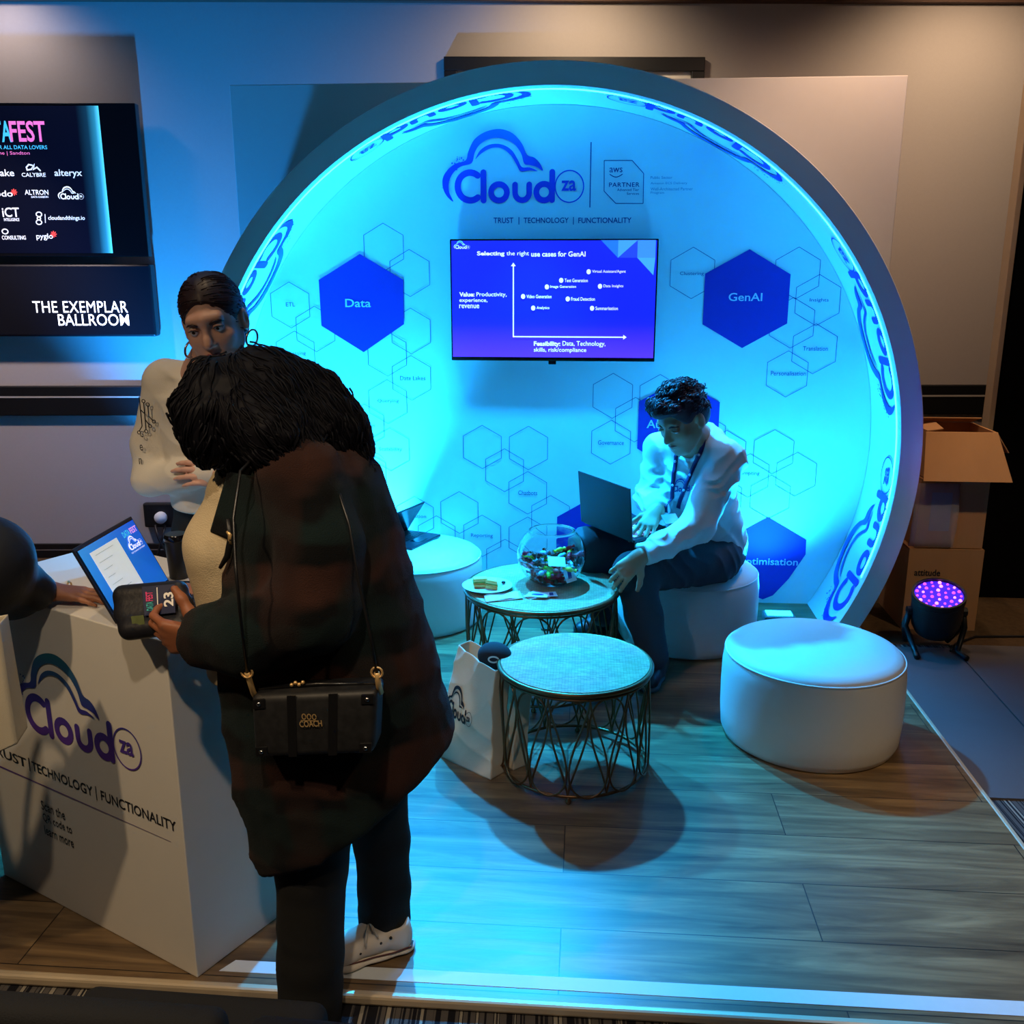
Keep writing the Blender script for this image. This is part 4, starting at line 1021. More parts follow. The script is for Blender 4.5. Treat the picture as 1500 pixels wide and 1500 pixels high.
# ---------------------------------------------------------------- laptops
M_lapdark = mat('laptop_dark', srgb(38, 38, 46), .35, metal=.3); M_lapscreen = mat('screen_off', (0.006, 0.006, 0.010), .12)
M_key = mat('black_key', (0.01, 0.01, 0.013), .4); M_keylit = mat('lit_key', srgb(190, 190, 230), .5, emit=.25)
def laptop(label, hinge_l, hinge_r, back, screen_up, w=.34, dep=.235, hs=.225, shade=None, keys=True, t=.014, lit=False):
    """hinge_l / hinge_r as seen by its user; back = direction from the hinge to the user's edge"""
    L_, R_ = Vector(hinge_l), Vector(hinge_r); e = (R_ - L_).normalized(); b = Vector(back); b = (b - e * b.dot(e)).normalized(); n = e.cross(-b).normalized()
    if n.z < 0: n = -n
    su = Vector(screen_up); su = (su - e * su.dot(e)).normalized(); c = (L_ + R_) / 2; w = (R_ - L_).length
    t_ = thing('laptop', label, 'laptop', tuple(c)); mm = shade or M_lapdark
    Rb = Matrix((e, -b, n)).transposed(); 
    base = MB().box(c + b * (dep / 2 + .006) + n * (t / 2), (w, dep, t), Rb).build('base', mm, t_, bevel=.004)
    MB().box(c + b * (dep * .36) + n * (t + .0004), (w * .9, dep * .46, .0008), Rb).build('keyboard', M_key, base)
    if keys:
        m = MB()
        for r in range(5):
            for k in range(13):
                m.box(c + b * (dep * (.16 + .10 * r)) + e * (w * (.065 * (k - 6))) + n * (t + .0018), (w * .052, dep * .078, .0016), Rb)
        ko = m.build('keys', M_keylit if lit else M_key, base); 
    MB().box(c + b * (dep * .80) + n * (t + .0006), (w * .3, dep * .27, .0012), Rb).build('touchpad', M_lapscreen, base)
    sn = e.cross(su).normalized()
    if sn.dot(b) < 0: sn = -sn                       # towards the user
    Rs = Matrix((e, su, e.cross(su))).transposed()
    lid = MB().box(c + su * (hs / 2 + t * .7) - sn * .004, (w, hs, .006), Rs).build('lid', mm, t_, bevel=.0025)
    scr = MB().box(c + su * (hs / 2 + t * .7) + sn * -.0006, (w * .955, hs * .92, .0012), Rs).build('display', M_lapscreen, lid)
    MB().tube([L_ + e * .02 + n * t * .6, R_ - e * .02 + n * t * .6], .005, 8).build('hinge', mm, t_, smooth=True)
    return t_, c + su * (hs / 2 + t * .7) + sn * .0006, e, su, sn, lid

# laptop on the back-left pouf, seen from its side
PZ = .394
laptop('dark open laptop standing on the back left pouf, lid half closed', (-.96, 4.98, PZ), (-1.07, 4.71, PZ), (.93, -.37, 0), (.50, -.2, .80), dep=.21, hs=.21)

# laptop on the counter, its screen turned to the visitor
ph = radians(91); e_ = Vector((cos(ph), sin(ph), 0)); nf = Vector((sin(ph), -cos(ph), 0)); ta = radians(26)
BRc = Vector((-1.137, 2.447, .9415)); BLc = BRc - e_ * .32
lt, o_, e_, su_, sn_, lid_ = laptop('open laptop on the counter, blue screen with a white form facing the visitor', BLc, BRc, nf, Zv * cos(ta) - nf * sin(ta), dep=.20, hs=.21)
def sp(u, v, off=.0012): return o_ + e_ * ((u - .5) * .32) + su_ * ((v - .5) * .21) + sn_ * off
m = MB(); m.c = []
for j in range(9):
    for i in range(9):
        u, v = i / 8, j / 8; m.v.append(tuple(sp(.03 + .94 * u, .05 + .90 * v)))
        m.c.append((.010 + .03 * (1 - u) * v, .10 + .20 * (1 - u) * v + .04 * (1 - v), .55 + .20 * v))
m.f = [(j * 9 + i, j * 9 + i + 1, j * 9 + i + 10, j * 9 + i + 9) for j in range(8) for i in range(8)]
ds = m.build('screen_picture', attr_mat('laptop_screen', .2, emit=.55), lid_)
M_form = mat('screen_form', (.80, .84, .78), .3, emit=.45, var=.02)
MB().hexa(sp(.15, .06, .0018), sp(.60, .06, .0018), sp(.60, .86, .0018), sp(.15, .86, .0018), sn_ * .0002).build('screen_form', M_form, lid_)
m = MB(); 
for v in (.80, .70, .60, .50, .40, .30, .20): m.hexa(sp(.20, v, .0022), sp(.42 + .1 * math.sin(v * 9), v, .0022), sp(.42 + .1 * math.sin(v * 9), v + .008, .0022), sp(.20, v + .008, .0022), sn_ * .0001)
m.build('form_lines', mat('form_grey', (.45, .48, .46), .4, emit=.3), lid_)
m = MB(); txt(m, 'DATA', sp(.70, .80), sp(.82, .88), R=e_, U=su_, bold=.03, off=.001); m.build('cyan_lettering', mat('lap_cyan', (.05, .5, .7), .3, emit=.7), lid_)
m = MB(); txt(m, 'FEST', sp(.83, .80), sp(.95, .88), R=e_, U=su_, bold=.03, off=.001); m.build('pink_lettering', mat('lap_pink', (.7, .35, .75), .3, emit=.7), lid_)
m = MB(); logo(m, plane_map(sp(.68, .62), e_, su_, .32 * .24), top=(.7, .75, .9), bot=(.8, .8, .9), mid=(.8, .8, .9), dots=False); txt(m, 'TRUST | TECHNOLOGY | FUNCTIONALITY', sp(.68, .575), sp(.93, .60), R=e_, U=su_, off=.0005)
m.c += [(.75, .8, .9)] * (len(m.v) - len(m.c)); m.build('screen_logo', M_scr, lid_)

# black tumbler on the counter
cp = thing('tumbler', 'black tumbler standing on the counter beside the laptop', 'cup', (-1.145, 2.515, 0.941))
MB().lathe(cp.location, [(.001, 0), (.025, 0), (.027, .004), (.032, .118), (.031, .120), (.029, .116), (.025, .02), (.001, .02)], 36, caps=False).build('body', M_black, cp, smooth=True, auto=40)
MB().lathe(cp.location, [(.0325, .112), (.034, .114), (.034, .124), (.030, .130), (.001, .130)], 36, caps=False).build('lid', M_blackgloss, cp, smooth=True, auto=40)

# ---------------------------------------------------------------- cardboard boxes
M_card_b = mat('cardboard', srgb(176, 128, 84), .85, var=.08, scale=14, bump=.12, bscale=50, stretch=(1, 1, .2)); M_card_in = mat('cardboard_dark', srgb(120, 84, 54), .9)
M_tape = mat('clear_tape', srgb(190, 160, 120), .2)
def carton(x0, x1, y0, y1, z0, z1, label, open_top=False, rz=0):
    t = thing('cardboard_box', label, 'box', ((x0 + x1) / 2, (y0 + y1) / 2, z0), 'stacked cardboard boxes')
    w = .006; m = MB(); zc_ = (z0 + z1) / 2
    m.box(((x0 + x1) / 2, y0 + w / 2, zc_), (x1 - x0, w, z1 - z0)); m.box(((x0 + x1) / 2, y1 - w / 2, zc_), (x1 - x0, w, z1 - z0))
    m.box((x0 + w / 2, (y0 + y1) / 2, zc_), (w, y1 - y0 - 2 * w, z1 - z0)); m.box((x1 - w / 2, (y0 + y1) / 2, zc_), (w, y1 - y0 - 2 * w, z1 - z0))
    m.box(((x0 + x1) / 2, (y0 + y1) / 2, z0 + w / 2), (x1 - x0 - 2 * w, y1 - y0 - 2 * w, w))
    b = m.build('box_walls', M_card_b, t)
    if not open_top:
        for q0, q1 in ((y0, (y0 + y1) / 2 - .001), ((y0 + y1) / 2 + .001, y1)): MB().box(((x0 + x1) / 2, (q0 + q1) / 2, z1 - w / 2 + .001), (x1 - x0, q1 - q0, w)).build('flap', M_card_b, t)
        MB().box(((x0 + x1) / 2, (y0 + y1) / 2, z1 + .0035), (x1 - x0, .05, .001)).build('packing_tape', M_tape, t)
    return t
bx1 = carton(1.665, 2.035, 4.82, 5.22, FZ, .405, 'bottom cardboard box of the stack, behind the stage light')
m = MB(); txt(m, 'attitude', (1.70, 4.8185, .262), (1.83, 4.8185, .298), bold=.02); m.build('printed_lettering', M_inkblack, bx1)
bx2 = carton(1.69, 2.025, 4.83, 5.20, .411, .768, 'middle cardboard box of the stack, partly wrapped in clear film')
m = MB(); rr = random.Random(4); N = 12
for i in range(N + 1):
    for j in range(N + 1):
        m.v.append((1.655 + .22 * i / N, 4.822 - .012 * rr.random() - .02 * math.sin(j / N * pi), .42 + .33 * j / N))
m.f = [(i * (N + 1) + j, (i + 1) * (N + 1) + j, (i + 1) * (N + 1) + j + 1, i * (N + 1) + j + 1) for i in range(N) for j in range(N)]
fo = m.build('plastic_film', mat('clear_film', (.85, .85, .9), .12, trans=.85, ior=1.2, var=0), bx2, smooth=True); md = fo.modifiers.new('s', 'SOLIDIFY'); md.thickness = .001
MB().box((1.80, 4.8285, .60), (.10, .001, .20)).build('paper_label', mat('grey_label', srgb(150, 140, 150), .6, var=.2, scale=80), bx2)
bx3 = carton(1.70, 2.03, 4.84, 5.17, .776, 1.005, 'top cardboard box of the stack, open with its front flap folded out', True)
MB().hexa((1.69, 4.836, 1.003), (2.035, 4.836, 1.003), (2.075, 4.70, .785), (1.655, 4.70, .785), (0, .004, .004)).build('front_flap', M_card_b, bx3)
MB().hexa((1.70, 5.172, 1.006), (2.03, 5.172, 1.006), (2.03, 5.04, 1.045), (1.70, 5.04, 1.045), (0, .002, .005)).build('back_flap', M_card_b, bx3)
MB().hexa((2.032, 4.85, 1.003), (2.032, 5.16, 1.003), (2.105, 5.14, .86), (2.105, 4.86, .90), (.005, 0, .002)).build('side_flap', M_card_b, bx3)
MB().hexa((1.70, 4.85, 1.005), (1.70, 5.03, 1.005), (1.80, 5.03, 1.02), (1.78, 4.86, 1.015), (0, 0, .005)).build('side_flap', M_card_b, bx3)
MB().hexa((1.84, 5.12, 1.0283), (1.93, 5.12, 1.0283), (1.93, 5.08, 1.0401), (1.84, 5.08, 1.0401), (0, 0, .002)).build('paper_label', M_card, bx3)

# ---------------------------------------------------------------- violet stage light
pc = thing('stage_light', 'black round stage light glowing violet, on the floor before the boxes', 'stage light', (1.72, 4.50, FZ + .008))
tilt = Matrix.Rotation(radians(18), 3, 'X') @ Matrix.Rotation(radians(-6), 3, 'Y'); pcc = Vector((1.72, 4.52, .16))
MB().lathe(pcc, [(.001, -.10), (.07, -.10), (.095, -.085), (.11, -.05), (.118, .0), (.118, .10), (.122, .105), (.122, .135), (.112, .135), (.112, .118), (.001, .118)], 40, tilt, caps=False).build('housing', M_black, pc, smooth=True, auto=35)
m = MB()
M_led = mat('violet_led', (.42, .05, 1.0), .3, emit=2.5); M_ledp = mat('pink_led', (1.0, .2, .75), .3, emit=3)
MB().lathe(pcc, [(.001, .119), (.110, .119), (.110, .122), (.001, .122)], 40, tilt, caps=False).build('led_plate', mat('violet_plate', (.05, .01, .7), .3, emit=.9), pc)
k = 0
for rad, n in ((0, 1), (.036, 6), (.070, 12), (.098, 17)):
    for i in range(n):
        a = 2 * pi * i / n + rad * 9; p = pcc + tilt @ Vector((rad * cos(a), rad * sin(a), .123)); k += 1
        MB().sphere(p, .0085 if k % 2 else .0065, 10, 6).build('led', M_led if k % 3 else M_ledp, pc, smooth=True)
for s in (-1, 1):
    MB().tube([pcc + Vector((s * .125, 0, .02)), pcc + Vector((s * .14, .0, -.06)), (pcc.x + s * .10, pcc.y - .05, FZ + .022), (pcc.x + s * .115, pcc.y - .13, FZ + .022)], .014, 10).build('bracket_leg', M_black, pc, smooth=True)
    MB().tube([pcc + Vector((s * .125, 0, .02)), pcc + Vector((s * .14, .02, -.06)), (pcc.x + s * .10, pcc.y + .09, FZ + .022)], .014, 10).build('bracket_leg', M_black, pc, smooth=True)
    MB().lathe(pcc + Vector((s * .12, 0, .02)), [(.001, 0), (.022, 0), (.022, .02), (.001, .02)], 16, Matrix.Rotation(s * pi / 2, 3, 'Y'), caps=False).build('knob', M_black, pc)
cb = MB().tube([(1.80, 4.50, FZ + .014), (1.86, 4.60, FZ + .014), (2.0, 4.72, FZ + .006), (2.3, 4.75, FZ + .006), (2.9, 4.70, FZ + .006)], .006, 8).build('power_cable', M_black, pc, smooth=True)
lamp('stage_light_lamp', 'SPOT', tuple(pcc + tilt @ Vector((0, 0, .14))), tuple(pcc + tilt @ Vector((0, 0, 1))), 60, VIOLET, .08, 80, .9)
lamp('wall_uplight_lamp', 'SPOT', (-2.47, 4.85, .08), (-2.1, 5.6, 2.2), 900, (.01, .30, 1.0), .04, 85, .8)
wu = thing('wall_uplight', 'small black LED uplight glowing blue on the floor behind the counter', 'uplight', (-2.47, 4.85, 0.0))
MB().lathe((-2.47, 4.85, .0), [(.001, .0), (.05, 0), (.055, .01), (.055, .05), (.045, .06), (.001, .06)], 24, caps=False).build('housing', M_black, wu, smooth=True, auto=40)
MB().lathe((-2.47, 4.85, .0605), [(.001, 0), (.042, 0), (.042, .003), (.001, .003)], 24, caps=False).build('lens', mat('blue_led', (.05, .4, 1.0), .3, emit=8), wu)

# ---------------------------------------------------------------- canvas bags
M_canvas = mat('natural_canvas', srgb(208, 196, 172), .9, var=.05, scale=30, bump=.25, bscale=500)
def tote(bl, br, tr, tl, depth, label, seed, mark=None, crease=.010, handles=False, backlean=.02, mm=None):
    """open cloth bag: front face given by its four corners, a soft gusset of some depth behind"""
    bl, br, tr, tl = map(Vector, (bl, br, tr, tl)); ctr = (bl + br) / 2
    t = thing('tote_bag', label, 'tote bag', (ctr.x, ctr.y, min(bl.z, br.z)))
    e = (br - bl).normalized(); dn = Vector((-e.y, e.x, 0)); 
    if dn.y < 0: dn = -dn
    w_a = wave_noise(crease, 13, seed, 10); w_b = folds(crease * .9, 42, (.8, .2, .9), seed + 1); w_c = folds(crease * .5, 60, (-.7, .1, .8), seed + 2); wn = lambda P: w_a(P) + w_b(P) + w_c(P); N, Mv = 120, 60; m = MB()
    def front(u, v): return bl.lerp(br, u).lerp(tl.lerp(tr, u), v)
    def pt(k, v):
        s = k / N * 4 % 4; d = depth * (1 - .25 * v)
        if s < 1.6: u, w_ = s / 1.6, 0
        elif s < 2: u, w_ = 1, (s - 1.6) / .4
        elif s < 3.6: u, w_ = 1 - (s - 2) / 1.6, 1
        else: u, w_ = 0, 1 - (s - 3.6) / .4
        bulge = .018 * math.sin(pi * u) * math.sin(pi * min(1, v * 1.1 + .05)) * (-1 if w_ == 0 else (1 if w_ == 1 else 0))
        p = front(u, v) + dn * (d * w_ + bulge - backlean * 0)
        p = p + dn * float(wn(np.array([p], dtype=np.float32))[0]) * (.3 + v) 
        return p
    for j in range(Mv + 1):
        for k in range(N): m.v.append(tuple(pt(k, j / Mv)))
    m.f = [(j * N + k, j * N + (k + 1) % N, (j + 1) * N + (k + 1) % N, (j + 1) * N + k) for j in range(Mv) for k in range(N)]
    m.f.append(tuple(range(N))[::-1])
    o = m.build('bag_body', mm or M_canvas, t, smooth=True); md = o.modifiers.new('s', 'SOLIDIFY'); md.thickness = .002
    if mark:
        u0, u1, v0 = mark; L_ = MB()
        def f(u, v):
            uu = u0 + (u1 - u0) * u; vv = v0 + v * (u1 - u0) * .95
            k = uu * 1.6 * N / 4; p = front(uu, vv); bulge = -.018 * math.sin(pi * uu) * math.sin(pi * min(1, vv * 1.1 + .05)); p = p + dn * bulge
            return p + dn * (float(wn(np.array([p], dtype=np.float32))[0]) * (.3 + vv)) - dn * .0035
        logo(L_, f, top=(.01, .012, .03), bot=(.01, .01, .02), mid=(.01, .01, .02)); L_.build('printed_logo', M_logo, t)
    if handles:
        for w_ in (0, 1):
            p0, p1 = front(.28, 1) + dn * depth * .75 * w_, front(.72, 1) + dn * depth * .75 * w_
            h = MB(); pts = [p0.lerp(p1, i / 16) + Vector((0, 0, handles * math.sin(pi * i / 16))) - Vector((0, 0, .02)) for i in range(17)]
            for q in pts: pass
            h.tube(pts, .009, 8); h.build('handle', mm or M_canvas, t, smooth=True)
    return t, front, dn
tb, fr_, dn_ = tote((-0.537, 3.261, 0.000), (-0.317, 3.092, 0.000), (-0.286, 3.170, 0.401), (-0.463, 3.300, 0.431), .10, 'cream canvas tote bag with the printed cloud logo, leaning by the small table', 3, mark=(.02, .66, .42), crease=.012)
tote((-.33, 3.27, 0), (-.235, 3.17, 0), (-.215, 3.22, .36), (-.31, 3.33, .37), .07, 'second cream canvas bag, tucked behind the printed tote bag', 11, crease=.015)
# black cap looking out of the bag
cpc = Vector((-0.315, 3.270, 0.405)); cpk = thing('cap', 'black cap with a pale emblem looking out of the printed tote bag', 'cap', tuple(cpc))
b = Body(.015); b.ell(cpc, (.062, .055, .05)); b.cut(cpc - Vector((0, 0, .045)), (0, 0, -1)); b.noise = wave_noise(.003, 40, 2)
b.mesh('crown', mat('black_cotton', (.008, .009, .014), .9), cpk, h=.004)
m = MB(); v, f = stroke2(arc2(0, 0, .018, .011, 20, 330, 16), .006)
m.add([cpc + Vector((a_, -.056 + .004 * abs(a_) * 20, .012 + b_)) for a_, b_ in v], f); m.build('emblem', mat('pale_thread', srgb(190, 196, 190), .8), cpk)

# ---------------------------------------------------------------- dark chairs in the foreground
M_chair = mat('charcoal_upholstery', (0.012, 0.012, 0.013), .85, bump=.2, bscale=400)
def chair(loc, w, h, rz, label):
    t = thing('banquet_chair', label, 'chair', loc, 'dark chairs in the foreground'); c = Vector(loc)
    def soft(cx_, cy_, cz_, sx, sy, sz, name, bev): return MB().box(c + Vector((cx_, cy_, cz_)), (sx, sy, sz)).build(name, M_chair, t, bevel=bev, seg=5, smooth=True)
    soft(0, 0, h - .19, w, .055, .38, 'backrest', .024)
    soft(0, .25, .43, w * .98, .44, .07, 'seat', .03)
    m = MB()
    for s in (-1, 1):
        MB().tube([c + Vector((s * (w / 2 - .03), .0, h - .30)), c + Vector((s * (w / 2 - .03), .02, .42)), c + Vector((s * (w / 2 - .03), -.03, 0.0))], .012, 10).build('leg', M_black, t, smooth=True)
        MB().tube([c + Vector((s * (w / 2 - .03), .42, .40)), c + Vector((s * (w / 2 - .03), .45, 0.0))], .012, 10).build('leg', M_black, t, smooth=True)
    t.rotation_euler = (0, 0, rz)
chair((-.185, .985, FZ), .47, .893, radians(-2.5), 'dark upholstered chair back at the bottom edge, right of the other, before the coat wearer')
chair((-.722, 1.06, FZ), .50, .846, radians(-1), 'dark upholstered chair back in the bottom left corner')

# ---------------------------------------------------------------- people
def person(label, loc):
    t = thing('person', label, 'person', loc); return t
def lerp(a, b, t): return tuple(x + (y - x) * t for x, y in zip(a, b))
def vec(*p): return np.array(p, dtype=np.float32)
M_eye = mat('eye_white', srgb(205, 200, 195), .2, var=.02); M_iris = mat('iris', (0.02, 0.012, 0.008), .15)
def eyes(T, R, s, par, closed=False):
    for q in (-1, 1):
        MB().sphere(T(q * .032, .0815, .006), .0125 * s, 18, 12, Matrix(R.tolist())).build('eye', M_eye, par, smooth=True)
        MB().sphere(T(q * .032, .0895, .0045), (.0056 * s, .0056 * s, .0056 * s), 14, 10, Matrix(R.tolist())).build('iris', M_iris, par, smooth=True)
def brows(T, s, par, m, z=.024, tilt=.003):
    for q in (-1, 1):
        MB().tube([T(q * .016, .095, z - tilt), T(q * .028, .0945, z + .003), T(q * .040, .088, z + .002), T(q * .050, .078, z - .003)], [.0028 * s, .0034 * s, .0028 * s, .0012 * s], 8).build('eyebrow', m, par, smooth=True)
def lips(T, R, s, par, m):
    MB().tube([T(-.022, .0875, -.061), T(-.010, .0985, -.0585), T(0, .0995, -.0605), T(.010, .0985, -.0585), T(.022, .0875, -.061)], [.001, .0036 * s, .004 * s, .0036 * s, .001], 8).build('lips', m, par, smooth=True)
def curls(mb, starts, dirs, length, r, seed, amp=.012, freq=70, n=14, gravity=(0, 0, -.4), taper=.25):
    rr = random.Random(seed)
    for p, d in zip(starts, dirs):
        p = Vector(p); d = Vector(d).normalized(); L_ = length * rr.uniform(.6, 1.25); u = d.orthogonal().normalized(); w = d.cross(u); ph = rr.random() * 6.28; pts = []
        for i in range(n):
            t = i / (n - 1); q = p + d * (L_ * t) + Vector(gravity) * (L_ * t * t)
            a = ph + freq * L_ * t; k = amp * min(1, t * 2.5)
            pts.append(q + u * (k * cos(a)) + w * (k * sin(a)))
        R_ = r * rr.uniform(.6, 1.3); mb.tube(pts, [R_ * (1 - (1 - taper) * i / (n - 1)) for i in range(n)], 5)

# ================ visitor in the dark checked coat, leaning over the counter's right side
Yc = 2.08
w2 = person('person leaning towards the counter in a dark checked wool coat, dark curly hair, crossbody bag', (-.58, 2.08, 0))
SK2 = mat('skin_brown', srgb(150, 92, 62), .5, var=.06, scale=30)
hc = (-0.779, 2.080, 1.474); HR2 = frame((-.80, -.05, -.60), (-.60, 0, .80))
b = Body(.02)
T2 = head_prims(b, hc, HR2, .98)
neck = (-0.699, 2.100, 1.425); chest = (-0.651, 2.090, 1.236); pelv = (-0.610, 2.100, 0.805)
b.limb([lerp(hc, neck, .25), neck], [.052, .055]); b.limb([neck, chest, (-0.632, 2.100, 1.033), pelv], [.065, .09, .10, .12], k=.05)
b.limb([(-0.623, 1.970, 1.359), (-0.567, 1.900, 1.152), (-0.599, 1.880, 1.058), (-0.848, 1.930, 1.007)], [.055, .045, .040, .028])
b.limb([(-0.720, 2.250, 1.314), (-0.834, 2.360, 1.049), (-0.953, 2.360, 0.947), (-1.013, 2.370, 0.949)], [.055, .045, .038, .028])
kn1, an1 = (-0.642, 1.985, 0.354), (-0.660, 1.980, 0.032)
b.limb([(-0.604, 2.020, 0.773), kn1, an1], [.085, .055, .040]); b.limb([(-0.572, 2.200, 0.685), (-0.524, 2.225, 0.273), (-0.510, 2.225, 0.027)], [.085, .055, .036])
b.limb([(-0.510, 2.225, 0.027), (-0.577, 2.180, 0.002)], [.038, .034]); b.limb([an1, (-0.713, 1.950, 0.004)], [.038, .032])
# near hand holding the pouch: fingers wrap under it, thumb on top
hand_prims(b, (-0.830, 1.935, 0.993), (-.95, .12, .02), (.10, .95, .25), -1, 1.10, curl=(.55, .85, .6), thumb=.75, tcurl=.25, spread=.05)
# far hand, reaching to the laptop
hand_prims(b, (-1.012, 2.370, 0.953), (-.95, .0, -.02), (0, .1, -1), 1, .92, curl=(.15, .25, .2), curls=((.05, .1, .05), (.5, .6, .4), (.6, .7, .4), (.6, .7, .4)))
b.mesh('body', SK2, w2, h=.0052)

M_coat = mat('checked_wool', (0.02, 0.02, 0.02), .95, bump=.5, bscale=420, sheen=.04, spec=.2)
def plaid(m):
    nt = m.node_tree; bs = nt.nodes['Principled BSDF']; L = nt.links
    tc = nt.nodes.new('ShaderNodeTexCoord'); sx = nt.nodes.new('ShaderNodeSeparateXYZ')
    nz = nt.nodes.new('ShaderNodeTexNoise'); nz.inputs['Scale'].default_value = 5; L.new(tc.outputs['Object'], nz.inputs['Vector'])
    ad = nt.nodes.new('ShaderNodeVectorMath'); ad.operation = 'MULTIPLY_ADD'; ad.inputs[1].default_value = (.16, .16, .16); L.new(nz.outputs['Color'], ad.inputs[0]); L.new(tc.outputs['Object'], ad.inputs[2]); L.new(ad.outputs[0], sx.inputs[0])
    def band(sock, f, ph, lo, hi):
        a = nt.nodes.new('ShaderNodeMath'); a.operation = 'MULTIPLY_ADD'; a.inputs[1].default_value = f; a.inputs[2].default_value = ph; L.new(sx.outputs[sock], a.inputs[0])
        s = nt.nodes.new('ShaderNodeMath'); s.operation = 'SINE'; L.new(a.outputs[0], s.inputs[0])
        r = nt.nodes.new('ShaderNodeMapRange'); r.interpolation_type = 'SMOOTHSTEP'; r.inputs['From Min'].default_value = lo; r.inputs['From Max'].default_value = hi; L.new(s.outputs[0], r.inputs['Value']); return r.outputs[0]
    def over(base, fac, col, k):
        m_ = nt.nodes.new('ShaderNodeMix'); m_.data_type = 'RGBA'; f_ = nt.nodes.new('ShaderNodeMath'); f_.operation = 'MULTIPLY'; f_.inputs[1].default_value = k; L.new(fac, f_.inputs[0]); L.new(f_.outputs[0], m_.inputs['Factor'])
        if isinstance(base, tuple): m_.inputs['A'].default_value = base
        else: L.new(base, m_.inputs['A'])
        m_.inputs['B'].default_value = (*col, 1); return m_.outputs['Result']
    c = over((.0022, .0026, .003, 1), band('Z', 26, 0.6, .15, .8), (.042, .016, .011), .9)
    c = over(c, band('Z', 26, 3.4, .5, .9), (.006, .016, .016), .8)
    c = over(c, band('X', 24, .4, .35, .9), (.022, .009, .007), .55)
    c = over(c, band('X', 24, 3.0, .5, .9), (.006, .015, .015), .6)
    L.new(c, bs.inputs['Base Color'])
plaid(M_coat)
b = Body(.03)
def row(l, r, ry, cy=2.09): return ((l[0] + r[0]) / 2, cy, (l[2] + r[2]) / 2, abs(r[0] - l[0]) / 2, ry)
b.stack([row((-0.717, 2.090, 1.408), (-0.516, 2.090, 1.410), .13), row((-0.769, 2.090, 1.347), (-0.462, 2.090, 1.352), .19), row((-0.816, 2.090, 1.233), (-0.431, 2.090, 1.240), .215), row((-0.841, 2.090, 1.082), (-0.397, 2.090, 1.093), .22),
         row((-0.874, 2.090, 0.908), (-0.352, 2.090, 0.924), .225), row((-0.894, 2.090, 0.727), (-0.318, 2.090, 0.749), .23), row((-0.886, 2.090, 0.578), (-0.298, 2.090, 0.604), .235), row((-0.868, 2.090, 0.445), (-0.293, 2.090, 0.473), .235), row((-0.847, 2.090, 0.248), (-0.296, 2.090, 0.278), .23)])
hl, hr = np.array((-0.832, 2.090, 0.356)), np.array((-0.294, 2.090, 0.637)); hd = hr - hl
b.cut((hl + hr) / 2, (hd[2], 0, -hd[0]), .012)
b.cut((hl * .35 + hr * .65), np.array((hd[2], 0, -hd[0])) / np.linalg.norm(hd) + np.array((.36, 0, -.05)), .03)
b.limb([(-0.668, 2.000, 1.401), (-0.668, 2.100, 1.410), (-0.750, 2.220, 1.350)], [.05, .06, .05], k=.04)                      # collar
sh, el, cu = (-0.608, 1.955, 1.360), (-0.565, 1.865, 1.103), (-0.837, 1.925, 1.010)
b.limb([sh, (-0.551, 1.890, 1.231), el], [.102, .098, .098], k=.02); b.limb([el, (-0.705, 1.880, 1.032), cu], [.094, .088, .066], k=.02)
b.limb([(-0.716, 2.240, 1.316), (-0.825, 2.340, 1.083), (-0.921, 2.360, 0.990)], [.09, .070, .055], k=.03)
cd = np.array(cu) - np.array((-0.705, 1.880, 1.032)); b.cut(np.array(cu) + cd * .04, cd, .006)
b.sub_limb(np.array(cu) - cd * .1, np.array(cu) + cd * .3, .050, .056, .004)
fn = folds(.009, 52, (.3, .2, 1), 4); wn2 = wave_noise(.006, 9, 8); wn3 = wave_noise(.0012, 110, 3)
b.noise = lambda P: fn(P) + wn2(P) + wn3(P)
b.mesh('coat', M_coat, w2, h=.0085)
# lapel and toggle of the coat
m = MB(); m.hexa((-0.772, 1.985, 1.369), (-0.669, 1.935, 1.366), (-0.742, 1.945, 1.226), (-0.822, 1.985, 1.232), (0, -.012, 0)); m.build('lapel', M_coat, w2, bevel=.005)
m = MB(); m.tube([(-0.760, 1.930, 1.276), (-0.755, 1.925, 1.232), (-0.766, 1.925, 1.193), (-0.786, 1.930, 1.165)], [.006, .008, .007, .004], 8); m.build('toggle', M_black, w2, smooth=True)
MB().tube([(-0.760, 1.925, 1.250), (-0.755, 1.922, 1.243), (-0.756, 1.922, 1.222)], .005, 8).build('toggle_ring', M_gold, w2, smooth=True)

M_knit = mat('cream_knit', srgb(206, 186, 150), .9, var=.04, scale=60, bump=.3, bscale=300)
b = Body(.03)
b.limb([(-0.787, 2.080, 1.276), (-0.808, 2.070, 1.172), (-0.800, 2.080, 1.086)], [.075, .105, .10], k=.03); b.limb([(-0.735, 2.090, 1.299), (-0.725, 2.090, 1.085)], [.11, .13], k=.04); b.limb([(-0.800, 2.080, 1.086), (-0.781, 2.090, 0.946), (-0.786, 2.090, 0.866)], [.105, .115, .11], k=.03)
b.cut((-0.808, 2.090, 0.846), (-.05, 0, -1), .006); b.noise = folds(.004, 70, (0.4, 0, 1), 9)
b.mesh('sweater', M_knit, w2, h=.006)
M_trs = mat('black_trousers', (0.008, 0.0078, 0.007), .85, var=.15, bump=.2, bscale=300)
b = Body(.02)
b.limb([(-0.605, 2.030, 0.803), (-0.640, 1.985, 0.392), (-0.654, 1.980, 0.143), (-0.662, 1.975, -0.011)], [.125, .085, .080, .081]); b.limb([(-0.557, 2.180, 0.733), (-0.521, 2.225, 0.315), (-0.519, 2.225, 0.168), (-0.522, 2.225, 0.061)], [.12, .073, .069, .072])
